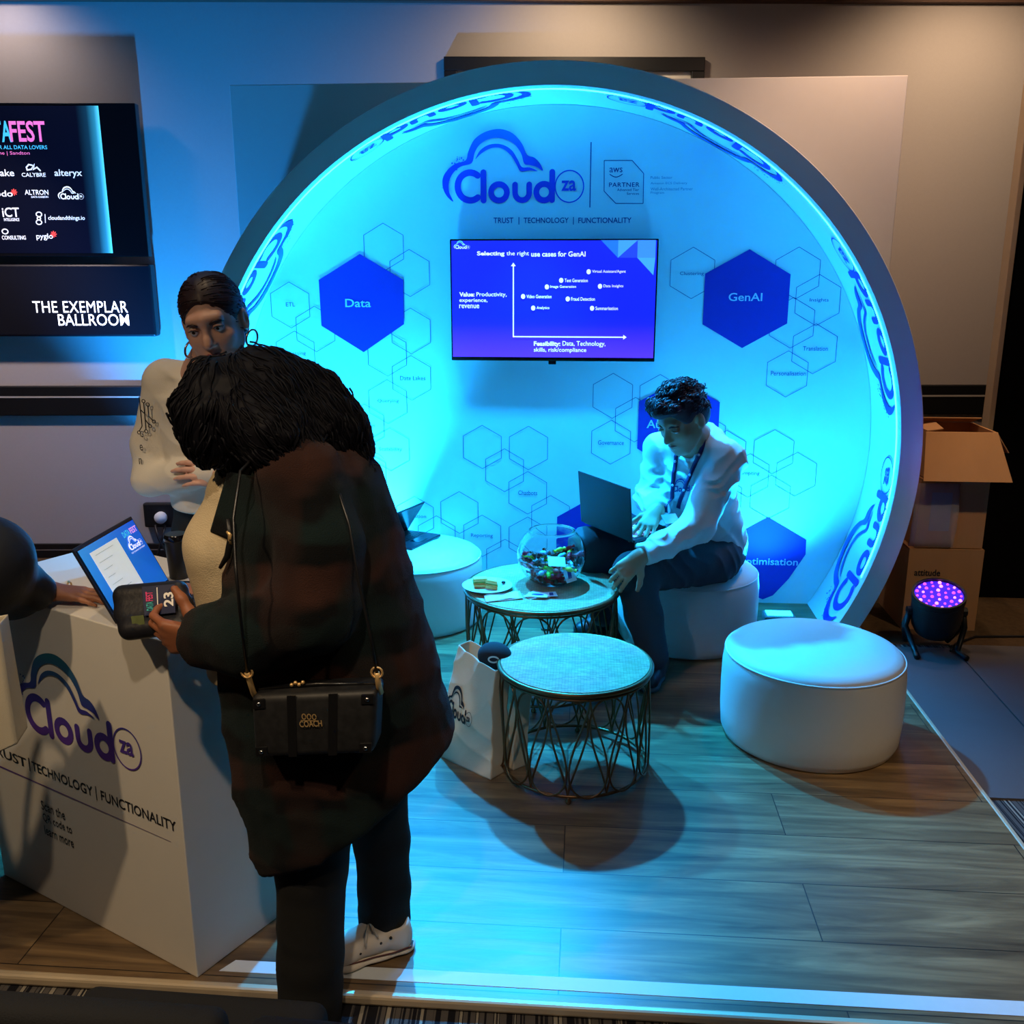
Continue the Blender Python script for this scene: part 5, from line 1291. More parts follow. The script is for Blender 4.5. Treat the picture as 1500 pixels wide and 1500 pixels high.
z2 = (-0.521, 2.225, 0.087); b.sub_limb((z2[0], z2[1], z2[2] - .10), (z2[0] + .001, z2[1], z2[2] - .10), .10, .10, .004)
b.noise = folds(.004, 38, (.2, .1, 1), 12)
b.mesh('trousers', M_trs, w2, h=.007)
M_shoe = mat('white_canvas_shoe', srgb(214, 202, 186), .75, var=.04); M_sole = mat('shoe_rubber', srgb(206, 196, 182), .5); M_stripe = mat('shoe_stripe', srgb(86, 40, 40), .6)
def sneaker(heel, toe, par, z0):
    heel, toe = Vector(heel), Vector(toe); d = (toe - heel).normalized(); sd = Vector((-d.y, d.x, 0)); L_ = (toe - heel).length
    f = lambda a, c, z: tuple(heel + d * (a * L_) + sd * c + Vector((0, 0, z)))
    b = Body(.012); fl = ((0, 0, 1), .55)
    b.limb([f(.12, 0, z0 + .05), f(.40, .0, z0 + .055), f(.70, .004, z0 + .040), f(.90, .006, z0 + .030)], [.036, .040, .042, .034], k=.02); b.limb([f(.10, 0, z0 + .03), f(.12, 0, z0 + .078)], [.034, .036], k=.02)
    b.ell(f(.18, 0, z0 + .105), (.045, .034, .03), sign=-1, k=.008); b.cut(f(.5, 0, z0 + .012), (0, 0, -1), .003)
    u = b.mesh('sneaker', M_shoe, par, h=.004)
    b = Body(.01); b.limb([f(.08, 0, z0 + .012), f(.35, 0, z0 + .012), f(.68, .004, z0 + .012), f(.92, .006, z0 + .012)], [.040, .038, .047, .038], k=.01, flat=((0, 0, 1), .32)); b.cut(f(.5, 0, z0 + .0005), (0, 0, -1), .001)
    b.mesh('sole', M_sole, u, h=.0035)
    m = MB()
    for k in range(4):
        a = .42 + .07 * k; m.tube([f(a, -.030, z0 + .078 - .012 * k), f(a + .03, 0, z0 + .096 - .012 * k), f(a + .05, .030, z0 + .078 - .012 * k)], .0035, 6)
    m.tube([f(.42, .0, z0 + .1), f(.40, .03, z0 + .108), f(.36, .045, z0 + .085)], .003, 6); m.tube([f(.42, 0, z0 + .1), f(.47, .035, z0 + .100), f(.50, .05, z0 + .07)], .003, 6)
    m.build('laces', M_sole, u, smooth=True)
    for k in range(4): MB().sphere(f(.22 + .11 * k, .039 + .0008 * k, z0 + .070 - .008 * k), .0045, 8, 6).build('eyelet', M_black, u, smooth=True)
    pts = [f(a, c, z0 + .024) for a, c in ((-.04, .012), (.0, .034), (.2, .0415), (.4, .041), (.65, .047), (.85, .043), (.98, .018))]
    MB().tube(pts, .002, 6).build('stripe', M_stripe, u, smooth=True)
sneaker((-0.454, 2.208, 0.000), (-0.684, 2.106, 0.000), w2, 0.0)
sneaker((-0.614, 1.990, -0.060), (-0.815, 1.930, -0.050), w2, -.02) if False else None

# hair: one mass of loose curls with strands breaking its outline
M_hair = mat('dark_curly_hair', (0.0038, 0.0036, 0.006), .6, var=.3, scale=60, spec=.16)
b = Body(.05)
b.limb([(-0.804, 2.080, 1.507), (-0.749, 2.080, 1.514), (-0.679, 2.100, 1.488), (-0.610, 2.110, 1.448), (-0.552, 2.110, 1.409), (-0.522, 2.110, 1.381)], [.080, .098, .105, .088, .060, .028], k=.05)
b.limb([(-0.797, 2.000, 1.560), (-0.814, 1.970, 1.505), (-0.788, 1.990, 1.443), (-0.771, 2.030, 1.387)], [.045, .042, .05, .045], k=.04); b.limb([(-0.854, 2.140, 1.527), (-0.875, 2.160, 1.444), (-0.841, 2.150, 1.374)], [.05, .048, .045], k=.04)
b.limb([(-0.792, 2.000, 1.441), (-0.823, 1.990, 1.412)], [.04, .012], k=.03); b.limb([(-0.696, 1.990, 1.503), (-0.660, 1.960, 1.450), (-0.602, 1.960, 1.421)], [.08, .07, .05], k=.04)
b.ell((-0.760, 2.080, 1.514), (.104, .11, .088), k=.05)
hn1 = folds(.0075, 95, (.5, .3, -.8), 21); hn2 = wave_noise(.008, 34, 5); hn3 = wave_noise(.003, 120, 6)
b.noise = lambda P: hn1(P) + hn2(P) + hn3(P)
hb = b.mesh('hair', M_hair, w2, h=.0055)
m = MB()
def strands(mb, o, n, flow, length, r, seed, wob=.006, freq=60, lift=.004, seg=11, pick=None):
    """wavy locks lying along the surface of a hair mass, following flow(p)"""
    from mathutils.bvhtree import BVHTree
    me = o.data; w = wloc(o); vs = [v.co + w for v in me.vertices]; t = BVHTree.FromPolygons(vs, [tuple(p.vertices) for p in me.polygons]); rr = random.Random(seed); k = 0
    while k < n:
        p = vs[rr.randrange(len(vs))]
        if pick and not pick(p): continue
        k += 1; L_ = length * rr.uniform(.5, 1.3); ph = rr.random() * 6.28; pts = []; amp = wob * rr.uniform(.5, 1.5); fq = freq * rr.uniform(.7, 1.4)
        for i in range(seg):
            q = t.find_nearest(p)
            if q[0] is None: break
            nrm = q[1]; d = Vector(flow(p)); d = d - nrm * d.dot(nrm)
            if d.length < 1e-4: break
            d.normalize(); sd = nrm.cross(d); a = ph + fq * L_ * i / seg
            pts.append(q[0] + nrm * (lift * (.6 + .6 * sin(a * .7))) + sd * (amp * cos(a)) + nrm * (amp * .6 * sin(a)))
            p = q[0] + d * (L_ / seg)
        if len(pts) > 3: mb.tube(pts, [r * (1 - .75 * i / len(pts)) for i in range(len(pts))], 4)
hx0, hz0 = ((-0.776, 2.080, 1.573))[0], ((-0.776, 2.080, 1.573))[2]
def flow2(p):
    u = min(1, max(0, (p[0] - hx0 + .02) / .10))
    return (.85 * u - .12, -.05, -.65 - .3 * (1 - u))
strands(m, hb, 1300, flow2, .24, .0026, 3, wob=.008, freq=42, lift=.003, seg=15)
rr = random.Random(9)
S2 = [lerp((-0.520, 2.080, 1.431), (-0.501, 2.100, 1.362), rr.random()) for _ in range(26)]; curls(m, S2, [(.8 + rr.uniform(-.5, .3), rr.uniform(-.4, .3), rr.uniform(-.9, .25)) for _ in S2], .052, .0022, 6, amp=.008, freq=150, gravity=(0, 0, -.5))
m.build('loose_curls', M_hair, hb, smooth=True)

# crossbody bag resting on the coat
bg = thing('handbag', 'small black patterned crossbody bag with gold fittings worn over the dark coat', 'handbag', (-0.556, 1.800, 0.868))
pA, pB, pC, pD = [Vector(p) for p in ((-0.692, 1.800, 0.780), (-0.426, 1.780, 0.812), (-0.417, 1.790, 0.953), (-0.694, 1.810, 0.921))]
M_bag = mat('bag_pattern', (0.014, 0.014, 0.015), .5, var=.8, scale=55); M_bagl = mat('bag_leather', (0.008, 0.008, 0.009), .3)
bk = Vector((0, .085, 0)); m = MB(); m.hexa(pA, pB, pC, pD, bk); m.build('bag_body', M_bag, bg, bevel=.016, seg=4, smooth=True)
def bp(u, v, o=-.0015): return pA.lerp(pB, u).lerp(pD.lerp(pC, u), v) + Vector((0, o, 0))
for u in (.33, .66): MB().hexa(bp(u - .035, .02), bp(u + .035, .02), bp(u + .035, .98), bp(u - .035, .98), (0, .003, 0)).build('leather_band', M_bagl, bg)
for u0, u1, v0, v1 in ((.0, .14, .0, .24), (.86, 1, .0, .24), (.0, .14, .76, 1), (.86, 1, .76, 1)):
    MB().hexa(bp(u0 + .02, v0 + .04, -.003), bp(u1 - .02, v0 + .04, -.003), bp(u1 - .02, v1 - .04, -.003), bp(u0 + .02, v1 - .04, -.003), (0, .004, 0)).build('corner_patch', M_bagl, bg, bevel=.002)
    MB().sphere(bp((u0 + u1) / 2, (v0 + v1) / 2, -.004), (.005, .003, .005), 10, 6).build('stud', M_chrome, bg, smooth=True)
m = MB(); bgr = (pB - pA).normalized(); bgu = (pD - pA); bgu = (bgu - bgr * bgu.dot(bgr)).normalized(); txt(m, 'COACH', bp(.40, .50, -.006), bp(.40, .50, -.006) + bgr * .050 + bgu * .014, R=bgr, U=bgu, bold=.02)
c0 = bp(.475, .66, -.006)
for k in range(3): v, f = stroke2(arc2((k - 1) * .011, 0, .004, .006, 0, 330, 10), .0022); m.add([c0 + Vector((a_, 0, b_)) for a_, b_ in v], f)
line3(m, c0 + Vector((-.018, 0, -.009)), c0 + Vector((.018, 0, -.009)), .002); m.build('gold_emblem', M_gold, bg)
MB().tube([bp(.03, 1.0, .035), bp(.5, 1.04, .035), bp(.97, 1.0, .035)], .004, 8).build('zip', M_bagl, bg, smooth=True)
m = MB()
for k in range(4): m.sphere(bp(.30 + .03 * k, 1.06 + .03 * (k % 2), .03), .0045, 8, 6)
m.build('charm', M_gold, bg, smooth=True)
for p, q, top in ((pD, Vector((0, 0, .0)), [(-0.693, 1.800, 0.980), (-0.673, 1.735, 1.133), (-0.679, 1.745, 1.229), (-0.713, 1.840, 1.301), (-0.699, 1.860, 1.396), (-0.681, 2.000, 1.431)]), (pC, Vector((0, 0, 0)), [(-0.418, 1.800, 0.989), (-0.429, 1.800, 1.072), (-0.457, 1.835, 1.177), (-0.475, 1.850, 1.288), (-0.520, 1.920, 1.372), (-0.606, 2.050, 1.420)])):
    s = Vector(top[0])
    MB().tube([p + Vector((0, .035, -.02)), p + Vector((0, .02, .0)), s], .0065, 8).build('strap_clip', M_gold, bg, smooth=True)
    MB().tube([s + Vector((.012 * cos(t * pi / 6), 0, .012 * sin(t * pi / 6))) for t in range(12)], .0025, 6, closed=True).build('strap_ring', M_gold, bg, smooth=True)
    MB().tube(top, .0035, 6).build('strap', M_bagl, bg, smooth=True)

# black pouch with a numbered badge held in the near hand
po_ = thing('badge_pouch', 'black pouch with a dark event badge numbered 23, held over the counter corner', 'pouch', (-1.006, 2.020, 1.026))
qa, qb, qc, qd = [Vector(p) for p in ((-1.062, 1.985, 0.992), (-0.910, 1.975, 1.017), (-0.935, 2.045, 1.078), (-1.101, 2.050, 1.058))]
nn = (qb - qa).cross(qd - qa).normalized()
b = Body(.02); b.limb([qd.lerp(qc, .12) - nn * .012, qd.lerp(qc, .95) - nn * .012], [.020, .020]); b.limb([qa.lerp(qb, .15) - nn * .014, qa.lerp(qb, .95) - nn * .014], [.022, .020]); b.limb([qa.lerp(qd, .5) + (qb - qa) * .14 - nn * .013, (qb).lerp(qc, .5) - nn * .013], [.032, .030], flat=(tuple(nn), .55), k=.03)
b.mesh('pouch_body', mat('black_neoprene', (0.010, 0.010, 0.014), .45, bump=.1), po_, h=.004)
def qp(u, v, o=.010): return qa.lerp(qb, u).lerp(qd.lerp(qc, u), v) + nn * o
MB().hexa(qp(.50, .22, .012), qp(.99, .22, .012), qp(.99, 1.02, .014), qp(.50, 1.02, .014), nn * .0015).build('badge', mat('badge_navy', srgb(34, 40, 70), .35), po_, bevel=.001)
ex = (qc - qb).normalized(); ux = -(qb - qa).normalized()
def badge_text(s, u0, u1, v0, v1, mm, name):
    g, f = glyphs(s, .03); xs = [a_ for a_, b_ in g]; ys = [b_ for a_, b_ in g]; m = MB()
    m.add([qp(u1 - (b_ - min(ys)) / (max(ys) - min(ys)) * (u1 - u0), v0 + (a_ - min(xs)) / (max(xs) - min(xs)) * (v1 - v0), .0155) for a_, b_ in g], f); m.build(name, mm, po_)
badge_text('DATA', .55, .66, .34, .58, mat('print_cyan', srgb(60, 170, 170), .5), 'cyan_lettering'); badge_text('FEST', .55, .66, .60, .86, mat('print_pink', srgb(220, 60, 120), .5), 'pink_lettering')
badge_text('23', .82, .97, .40, .80, mat('print_white', srgb(230, 224, 214), .5), 'white_number')
m = MB(); m.add([qp(u, v, .0155) for u, v in ((.72, .28), (.735, .28), (.735, .96), (.72, .96))], [(0, 1, 2, 3)]); m.build('white_line', mat('print_white', srgb(230, 224, 214), .5), po_)
MB().hexa(qp(.28, .02, .008), qp(.48, .02, .008), qp(.48, .26, .010), qp(.28, .26, .010), nn * .001).build('pouch_window', mat('green_window', srgb(84, 92, 54), .25, var=.4, scale=30), po_)

# ================ host in the white top behind the counter
w1 = person('person with tied-back hair and hoop earrings in a white top, behind the counter', (-1.03, 2.8, 0))
SK1 = mat('skin_light', srgb(206, 160, 142), .5, var=.05, scale=30)
s1_ = 1.10; hc1 = (-1.082, 2.760, 1.643); HR1 = frame((.12, -.96, -.22), (-.17, -.12, .97))
b = Body(.02)
T1 = head_prims(b, hc1, HR1, s1_, jaw=.92)
nk1 = (-1.152, 2.840, 1.475); ch1 = (-1.185, 2.860, 1.329); pv1 = (-1.193, 2.890, 0.991)
b.limb([lerp(hc1, nk1, .3), nk1], [.050, .054]); b.limb([nk1, ch1, (-1.195, 2.880, 1.151), pv1], [.07, .10, .085, .085], k=.05, flat=((0, 1, 0), .85))
b.limb([(-1.300, 2.860, 1.455), (-1.346, 2.840, 1.244), (-1.335, 2.800, 1.166), (-1.069, 2.660, 1.217)], [.05, .042, .040, .027])
b.limb([(-1.024, 2.860, 1.457), (-0.993, 2.840, 1.249), (-0.995, 2.800, 1.150), (-1.041, 2.700, 1.193)], [.05, .042, .040, .027])
b.limb([(-1.211, 2.880, 0.948), (-1.05, 2.90, .50), (-1.06, 2.92, .06)], [.07, .055, .04]); b.limb([(-1.175, 2.880, 0.949), (-.98, 2.90, .50), (-.97, 2.92, .06)], [.07, .055, .04])
hand_prims(b, (-1.069, 2.660, 1.217), (.85, -.4, .25), (.2, .8, -.5), 1, .95, curl=(.3, .4, .3)); hand_prims(b, (-1.041, 2.700, 1.193), (-.8, -.4, .2), (-.2, .8, -.5), -1, .95, curl=(.3, .4, .3))
b.mesh('body', SK1, w1, h=.0046)
M_hair1 = mat('brown_hair', (0.028, 0.013, 0.018), .45, var=.35, scale=40, spec=.5, stretch=(14, 14, 1))
eyes(T1, HR1, s1_, w1); brows(T1, s1_, w1, M_hair1, z=.021); lips(T1, HR1, s1_, w1, mat('lips', srgb(150, 80, 78), .4))
# upper lids
for q in (-1, 1): MB().tube([T1(q * .0185, .088, .006), T1(q * .026, .0945, .0125), T1(q * .034, .0945, .0135), T1(q * .0455, .084, .007)], [.0012, .003, .0032, .0014], 8).build('eyelid', SK1, w1, smooth=True)
for q in (-1, 1): MB().tube([T1(q * .0185, .090, .0045), T1(q * .026, .0965, .0095), T1(q * .034, .0965, .0105), T1(q * .047, .0845, .006)], [.0008, .0014, .0016, .0010], 6).build('eyelashes', M_iris, w1, smooth=True)
b = Body(.02)
def hl1(p, r, R=HR1, **k): b.ell(T1(*p), tuple(x * s1_ for x in r), R, **k)
hl1((0, -.018, .040), (.081, .100, .090)); hl1((.0, -.03, -.01), (.080, .085, .08)); b.limb([T1(0, -.11, .0), T1(0, -.125, -.03)], [.045 * s1_, .03 * s1_], k=.03)
hl1((0, .062, -.008), (.058, .060, .075), sign=-1, k=.012); hl1((0, .10, -.05), (.075, .07, .085), sign=-1, k=.02)
for q in (-1, 1): hl1((q * .080, .014, -.016), (.016, .024, .034), sign=-1, k=.008)
b.limb([T1(0, .095, .082), T1(0, .04, .128), T1(0, -.04, .133)], [.0001, .0001, .0001], k=.001) if False else None
hs1 = folds(.0016, 150, tuple(HR1[:, 0]), 3); b.noise = hs1
hb1 = b.mesh('hair', M_hair1, w1, h=.004)
m = MB(); strands(m, hb1, 700, lambda p: tuple(HR1 @ vec(.55 if (vec(*p) - T1(0, 0, 0)) @ HR1[:, 0] > 0 else -.55, -.75, -.35)), .09, .0016, 5, wob=.0012, freq=30, lift=.0008, seg=8); m.build('combed_strands', M_hair1, hb1, smooth=True)
m = MB(); rr = random.Random(8)
for i in range(26):
    x = rr.uniform(-.045, .045); y = rr.uniform(-.05, .05); p = Vector(T1(x, y, .040 + .088 * math.sqrt(max(0, 1 - (x / .081) ** 2 - ((y + .018) / .1) ** 2)))); m.tube([p - Vector((0, 0, .004)), p + Vector((rr.uniform(-.012, .012), -.01, .004)), p + Vector((rr.uniform(-.02, .02), -.02, .002))], .0010, 4)
pass
for q in (-1, 1):
    c = Vector(T1(q * .084, .002, -.060)); ax = Vector(HR1[:, 1].tolist()) * .55 + Vector((q * .25, 0, 0)); ax.normalize()
    MB().tube([c + Vector((0, 0, 1)) * (.024 * cos(t * pi / 14)) + ax * (.0) + Vector((ax.x, ax.y, 0)).normalized() * 0 + Vector(HR1[:, 0].tolist()) * (.014 * sin(t * pi / 14)) + Vector(HR1[:, 1].tolist()) * (.014 * sin(t * pi / 14)) for t in range(28)], .0032, 8, closed=True).build('hoop_earring', M_chrome, w1, smooth=True)
M_top = mat('white_cotton', srgb(216, 210, 200), .8, var=.02, bump=.1, bscale=300)
b = Body(.03)
b.stack([(nk1[0] + .005, 2.865, (-1.164, 2.860, 1.481)[2] if False else ((-1.165, 2.860, 1.464))[2], .10, .085), row((-1.317, 2.860, 1.413), (-1.014, 2.860, 1.416), .115, 2.87), row((-1.316, 2.860, 1.284), (-1.032, 2.860, 1.288), .13, 2.87), row((-1.306, 2.860, 1.153), (-1.045, 2.860, 1.158), .125, 2.87), row((-1.306, 2.860, 1.060), (-1.052, 2.860, 1.065), .13, 2.88)])
b.limb([(-1.299, 2.870, 1.462), (-1.027, 2.870, 1.464)], [.058, .058], k=.04)
b.limb([(-1.297, 2.860, 1.442), (-1.346, 2.840, 1.266), (-1.334, 2.790, 1.160)], [.062, .054, .050], k=.025); b.limb([(-1.334, 2.790, 1.160), (-1.075, 2.665, 1.216)], [.050, .038], k=.03)
b.limb([(-1.021, 2.860, 1.445), (-0.987, 2.840, 1.271), (-0.987, 2.790, 1.153)], [.066, .060, .058], k=.025); b.limb([(-0.987, 2.790, 1.153), (-1.037, 2.700, 1.193)], [.055, .040], k=.03)
b.sub_limb(np.array((-1.130, 2.800, 1.504)), np.array((-1.100, 2.740, 1.580)), .066, .10, .012)
ff = folds(.0075, 75, (.55, .2, 1), 31); fw2 = wave_noise(.004, 22, 3); b.noise = lambda P: ff(P) + fw2(P)
b.cut((-1.198, 2.860, 1.064), (.0, 0, -1), .008)
b.mesh('top', M_top, w1, h=.006)
# printed circuit motif and letters running down the sleeve
m = MB(); 
def sl(u, v): return Vector((-1.326, 2.775, 1.362)) + Vector((u, .006 * abs(u) * 10, v))
for pts in ([(-.012, .06), (-.012, .02), (-.012, -.03), (-.022, -.045)], [(.0, .04), (0, -.01), (.010, -.025)], [(.012, .03), (.012, .0), (.022, -.012)], [(-.012, .02), (0, .008)], [(.0, -.01), (0, -.04)]):
    m.tube([sl(u, v) for u, v in pts], .0016, 5)
for u, v in ((-.024, -.05), (.013, -.03), (.026, -.016), (0, -.046), (.012, .036), (.0, .046)):
    m.tube([sl(u + .005 * cos(k * pi / 5), v + .005 * sin(k * pi / 5)) for k in range(10)], .0013, 5, closed=True)
m.build('sleeve_print', M_inkblack, w1)
m = MB()
for ch_, p in (('G', (-1.344, 2.772, 1.299)), ('e', (-1.348, 2.768, 1.258)), ('n', (-1.352, 2.762, 1.217)), ('A', (-1.348, 2.755, 1.178))):
    txt(m, ch_, p, Vector(p) + Vector((.013, 0, .019)), R=Vector((.93, -.36, 0)))
m.build('sleeve_lettering', M_inkblack, w1)
b = Body(.02)
b.limb([(-1.190, 2.880, 1.039), (-1.196, 2.890, 0.957)], [.115, .12], k=.03, flat=((0, 1, 0), .8)); b.limb([(-1.222, 2.880, 0.959), (-1.05, 2.90, .50), (-1.06, 2.92, .04)], [.095, .075, .07]); b.limb([(-1.164, 2.880, 0.972), (-.98, 2.90, .50), (-.97, 2.92, .04)], [.10, .075, .07])
b.noise = folds(.003, 40, (0, 0, 1), 5); b.mesh('trousers', M_trs, w1, h=.008)
for x in (-1.06, -.97):
    b = Body(.01); b.limb([(x, 2.95, .035), (x, 2.80, .03)], [.04, .035]); b.cut((x, 2.9, .001), (0, 0, -1), .001); b.mesh('shoe', M_black, w1, h=.006)

# ================ seated man with the laptop
mn = person('person in white shirt and lanyard sitting on a white pouf, looking at a laptop', (.5, 4.4, .39))
SKm = mat('skin_fair', srgb(196, 150, 122), .5, var=.05, scale=30)
sm_ = 1.18; hcm = (0.422, 4.160, 1.165); HRm = frame((-.62, -.62, -.48), (-.30, -.30, .9))
b = Body(.025)
Tm = head_prims(b, hcm, HRm, sm_, jaw=1.06)
nkm = (0.508, 4.300, 1.027)
shL, elL, wrL = (0.628, 4.220, 0.976), (0.500, 4.080, 0.698), (0.250, 3.900, 0.613)
shR, elR, wrR = (0.355, 4.420, 0.971), (0.300, 4.330, 0.769), (0.325, 4.140, 0.753)
hipL, knL, anL = (0.599, 4.360, 0.470), (0.222, 3.980, 0.516), (0.325, 3.980, 0.125)
hipR, knR, anR = (0.436, 4.500, 0.468), (0.027, 4.220, 0.559), (0.104, 4.270, 0.217)
plv = (0.615, 4.500, 0.490)
b.limb([lerp(hcm, nkm, .3), nkm], [.062, .066]); b.limb([nkm, (0.511, 4.360, 0.856), plv], [.08, .11, .13], k=.06)
b.limb([shL, elL, wrL], [.06, .05, .033]); b.limb([shR, elR, wrR], [.06, .05, .033])
b.limb([hipL, knL, anL], [.09, .062, .045]); b.limb([hipR, knR, anR], [.09, .062, .045])
hand_prims(b, (0.244, 3.895, 0.614), (-.72, -.30, -.62), (-.45, .35, -.7), 1, 1.16, curl=(.5, .75, .45), spread=.2, thumb=.5, tcurl=.3)
hand_prims(b, (0.324, 4.130, 0.755), (-.35, -.55, -.42), (-.1, .2, -1), -1, 1.08, curl=(.25, .45, .35), spread=.22, thumb=.55, curls=((.2, .4, .3), (.25, .5, .35), (.25, .5, .35), (.2, .45, .3)))
b.mesh('body', SKm, mn, h=.0055)
M_hairm = mat('short_brown_hair', (0.050, 0.018, 0.030), .5, var=.4, scale=50, spec=.5)
eyes(Tm, HRm, sm_, mn); brows(Tm, sm_, mn, M_hairm); lips(Tm, HRm, sm_, mn, mat('lips_pale', srgb(165, 100, 92), .45))
for q in (-1, 1): MB().tube([Tm(q * .0185, .088, .004), Tm(q * .026, .0955, .007), Tm(q * .034, .0955, .0075), Tm(q * .0455, .084, .004)], [.002, .006, .006, .002], 8).build('eyelid', SKm, mn, smooth=True)
b = Body(.02)
def hlm(p, r, **k): b.ell(Tm(*p), tuple(x * sm_ for x in r), HRm, **k)
hlm((0, -.012, .052), (.084, .104, .088)); hlm((0, -.04, -.005), (.079, .075, .075)); b.limb([Tm(-.045, .080, .098), Tm(0, .098, .102), Tm(.045, .080, .098)], [.026, .034, .026], k=.03)
hlm((0, .085, -.010), (.066, .062, .075), sign=-1, k=.012); hlm((0, .03, -.085), (.09, .12, .055), sign=-1, k=.02)
for q in (-1, 1): hlm((q * .082, .012, -.006), (.016, .030, .038), sign=-1, k=.01)
hm1 = wave_noise(.011, 70, 4, 12); hm2 = wave_noise(.004, 170, 9)
topz = float(Tm(0, 0, .06)[2])
b.noise = lambda P: (hm1(P) + hm2(P)) * np.clip((P[..., 2] - topz) / .05 + .35, .08, 1)
hbm = b.mesh('hair', M_hairm, mn, h=.0045)
rr = random.Random(12); S_, D_ = [], []
for i in range(110):
    a = rr.uniform(0, 6.28); q = math.sqrt(rr.random()) * .95; p = Tm(.080 * q * cos(a), -.012 + .098 * q * sin(a), .052 + .082 * math.sqrt(1 - q * q)); S_.append(p); D_.append(tuple(HRm @ vec(.5 * cos(a) + rr.uniform(-.5, .5), .6 + rr.uniform(-.6, .5), .7)))
m = MB(); strands(m, hbm, 420, lambda p: tuple(HRm @ vec(rr.uniform(-.6, .6), .75, rr.uniform(-.5, .3))), .055, .0034, 8, wob=.006, freq=120, lift=.006, seg=9, pick=lambda p: p.z > topz - .01); m.build('hair_tufts', M_hairm, hbm, smooth=True)
M_shirt = mat('white_shirt', srgb(226, 228, 230), .8, var=.02, bump=.1, bscale=300)
b = Body(.04)
b.limb([(0.520, 4.330, 0.984), (0.523, 4.360, 0.857), (0.557, 4.420, 0.679), (0.611, 4.480, 0.512)], [.135, .165, .165, .175], k=.06)
b.limb([shL, (0.518, 4.320, 1.008), shR], [.078, .085, .078], k=.05)
b.limb([shL, elL], [.086, .074], k=.03); b.limb([elL, (0.355, 3.980, 0.646), (0.265, 3.910, 0.619)], [.073, .060, .050], k=.03)
b.limb([shR, elR], [.076, .066], k=.03); b.limb([elR, (0.327, 4.170, 0.755)], [.064, .048], k=.03)
cdm = np.array((0.265, 3.910, 0.619)) - np.array((0.355, 3.980, 0.646)); b.cut(np.array((0.265, 3.910, 0.619)) + cdm * .12, cdm, .004)
b.sub_limb(np.array((0.453, 4.240, 1.052)), np.array((0.375, 4.100, 1.127)), .072, .10, .012); b.sub_limb(np.array(nkm) + vec(0, 0, .01), np.array(nkm) + vec(-.03, -.03, .09), .066, .076, .008)
f1 = folds(.011, 84, (.75, -.1, .65), 41); f2 = folds(.008, 120, (.45, .2, -.87), 47); f3 = wave_noise(.005, 20, 2)
b.noise = lambda P: f1(P) + f2(P) + f3(P)
shirt = b.mesh('shirt', M_shirt, mn, h=.0062)
M_gtr = mat('grey_trousers', srgb(60, 63, 72), .8, var=.1, bump=.2, bscale=300)
b = Body(.03)
b.limb([plv, lerp(plv, hipL, .6)], [.165, .15], k=.05); b.limb([plv, lerp(plv, hipR, .6)], [.165, .14], k=.05)
b.limb([hipL, knL], [.125, .088]); b.limb([knL, lerp(knL, anL, .5), lerp(knL, anL, .98)], [.086, .080, .066]); b.limb([hipR, knR], [.12, .086]); b.limb([knR, lerp(knR, anR, .98)], [.086, .068])
b.cut((.5, 4.5, .393), (0, 0, -1)) if False else None
g1 = folds(.007, 90, (.6, .6, .6), 51); b.noise = lambda P: g1(P)
b.mesh('trousers', M_gtr, mn, h=.0065)
def boot(heel, toe, ank, par):
    heel, toe, ank = Vector(heel), Vector(toe), Vector(ank); d = (toe - heel).normalized(); L_ = (toe - heel).length
    f = lambda a, z: tuple(heel + d * (a * L_) + Vector((0, 0, z)))
    b = Body(.025); b.limb([f(.18, .045), f(.5, .055), f(.85, .035)], [.046, .048, .042], k=.02); b.limb([f(.2, .06), tuple(ank + Vector((0, 0, .03)))], [.050, .056], k=.03); b.cut(f(.5, .022), (0, 0, -1), .002)
    u = b.mesh('boot', mat('dark_boot', (0.014, 0.014, 0.018), .45), par, h=.005)
    b = Body(.01); b.limb([f(.12, .013), f(.5, .013), f(.88, .013)], [.048, .046, .048], flat=((0, 0, 1), .3), k=.01); b.cut(f(.5, .001), (0, 0, -1), .001); b.mesh('sole', M_black, u, h=.004)
    m = MB(); sd = Vector((-d.y, d.x, 0))
    for k in range(4): c = Vector(f(.40 + .08 * k, .112 - .014 * k)); m.tube([c - sd * .026 - Vector((0, 0, .012)), c, c + sd * .026 - Vector((0, 0, .012))], .003, 6)
    m.build('laces', M_black, u, smooth=True)
boot((0.392, 4.122, 0.000), (0.296, 3.922, 0.000), (0.330, 3.980, 0.148), mn) if False else None
tl_ = Vector((0.350, 4.095, -0.000)); dl = Vector((-.25, -.97, 0)).normalized(); boot(tl_ - dl * .06, tl_ + dl * .24, anL, mn)
tr_ = Vector((0.122, 4.615, 0.000)); dr = Vector((-.75, -.66, 0)).normalized(); boot(tr_ - dr * .08, tr_ + dr * .20, anR, mn)
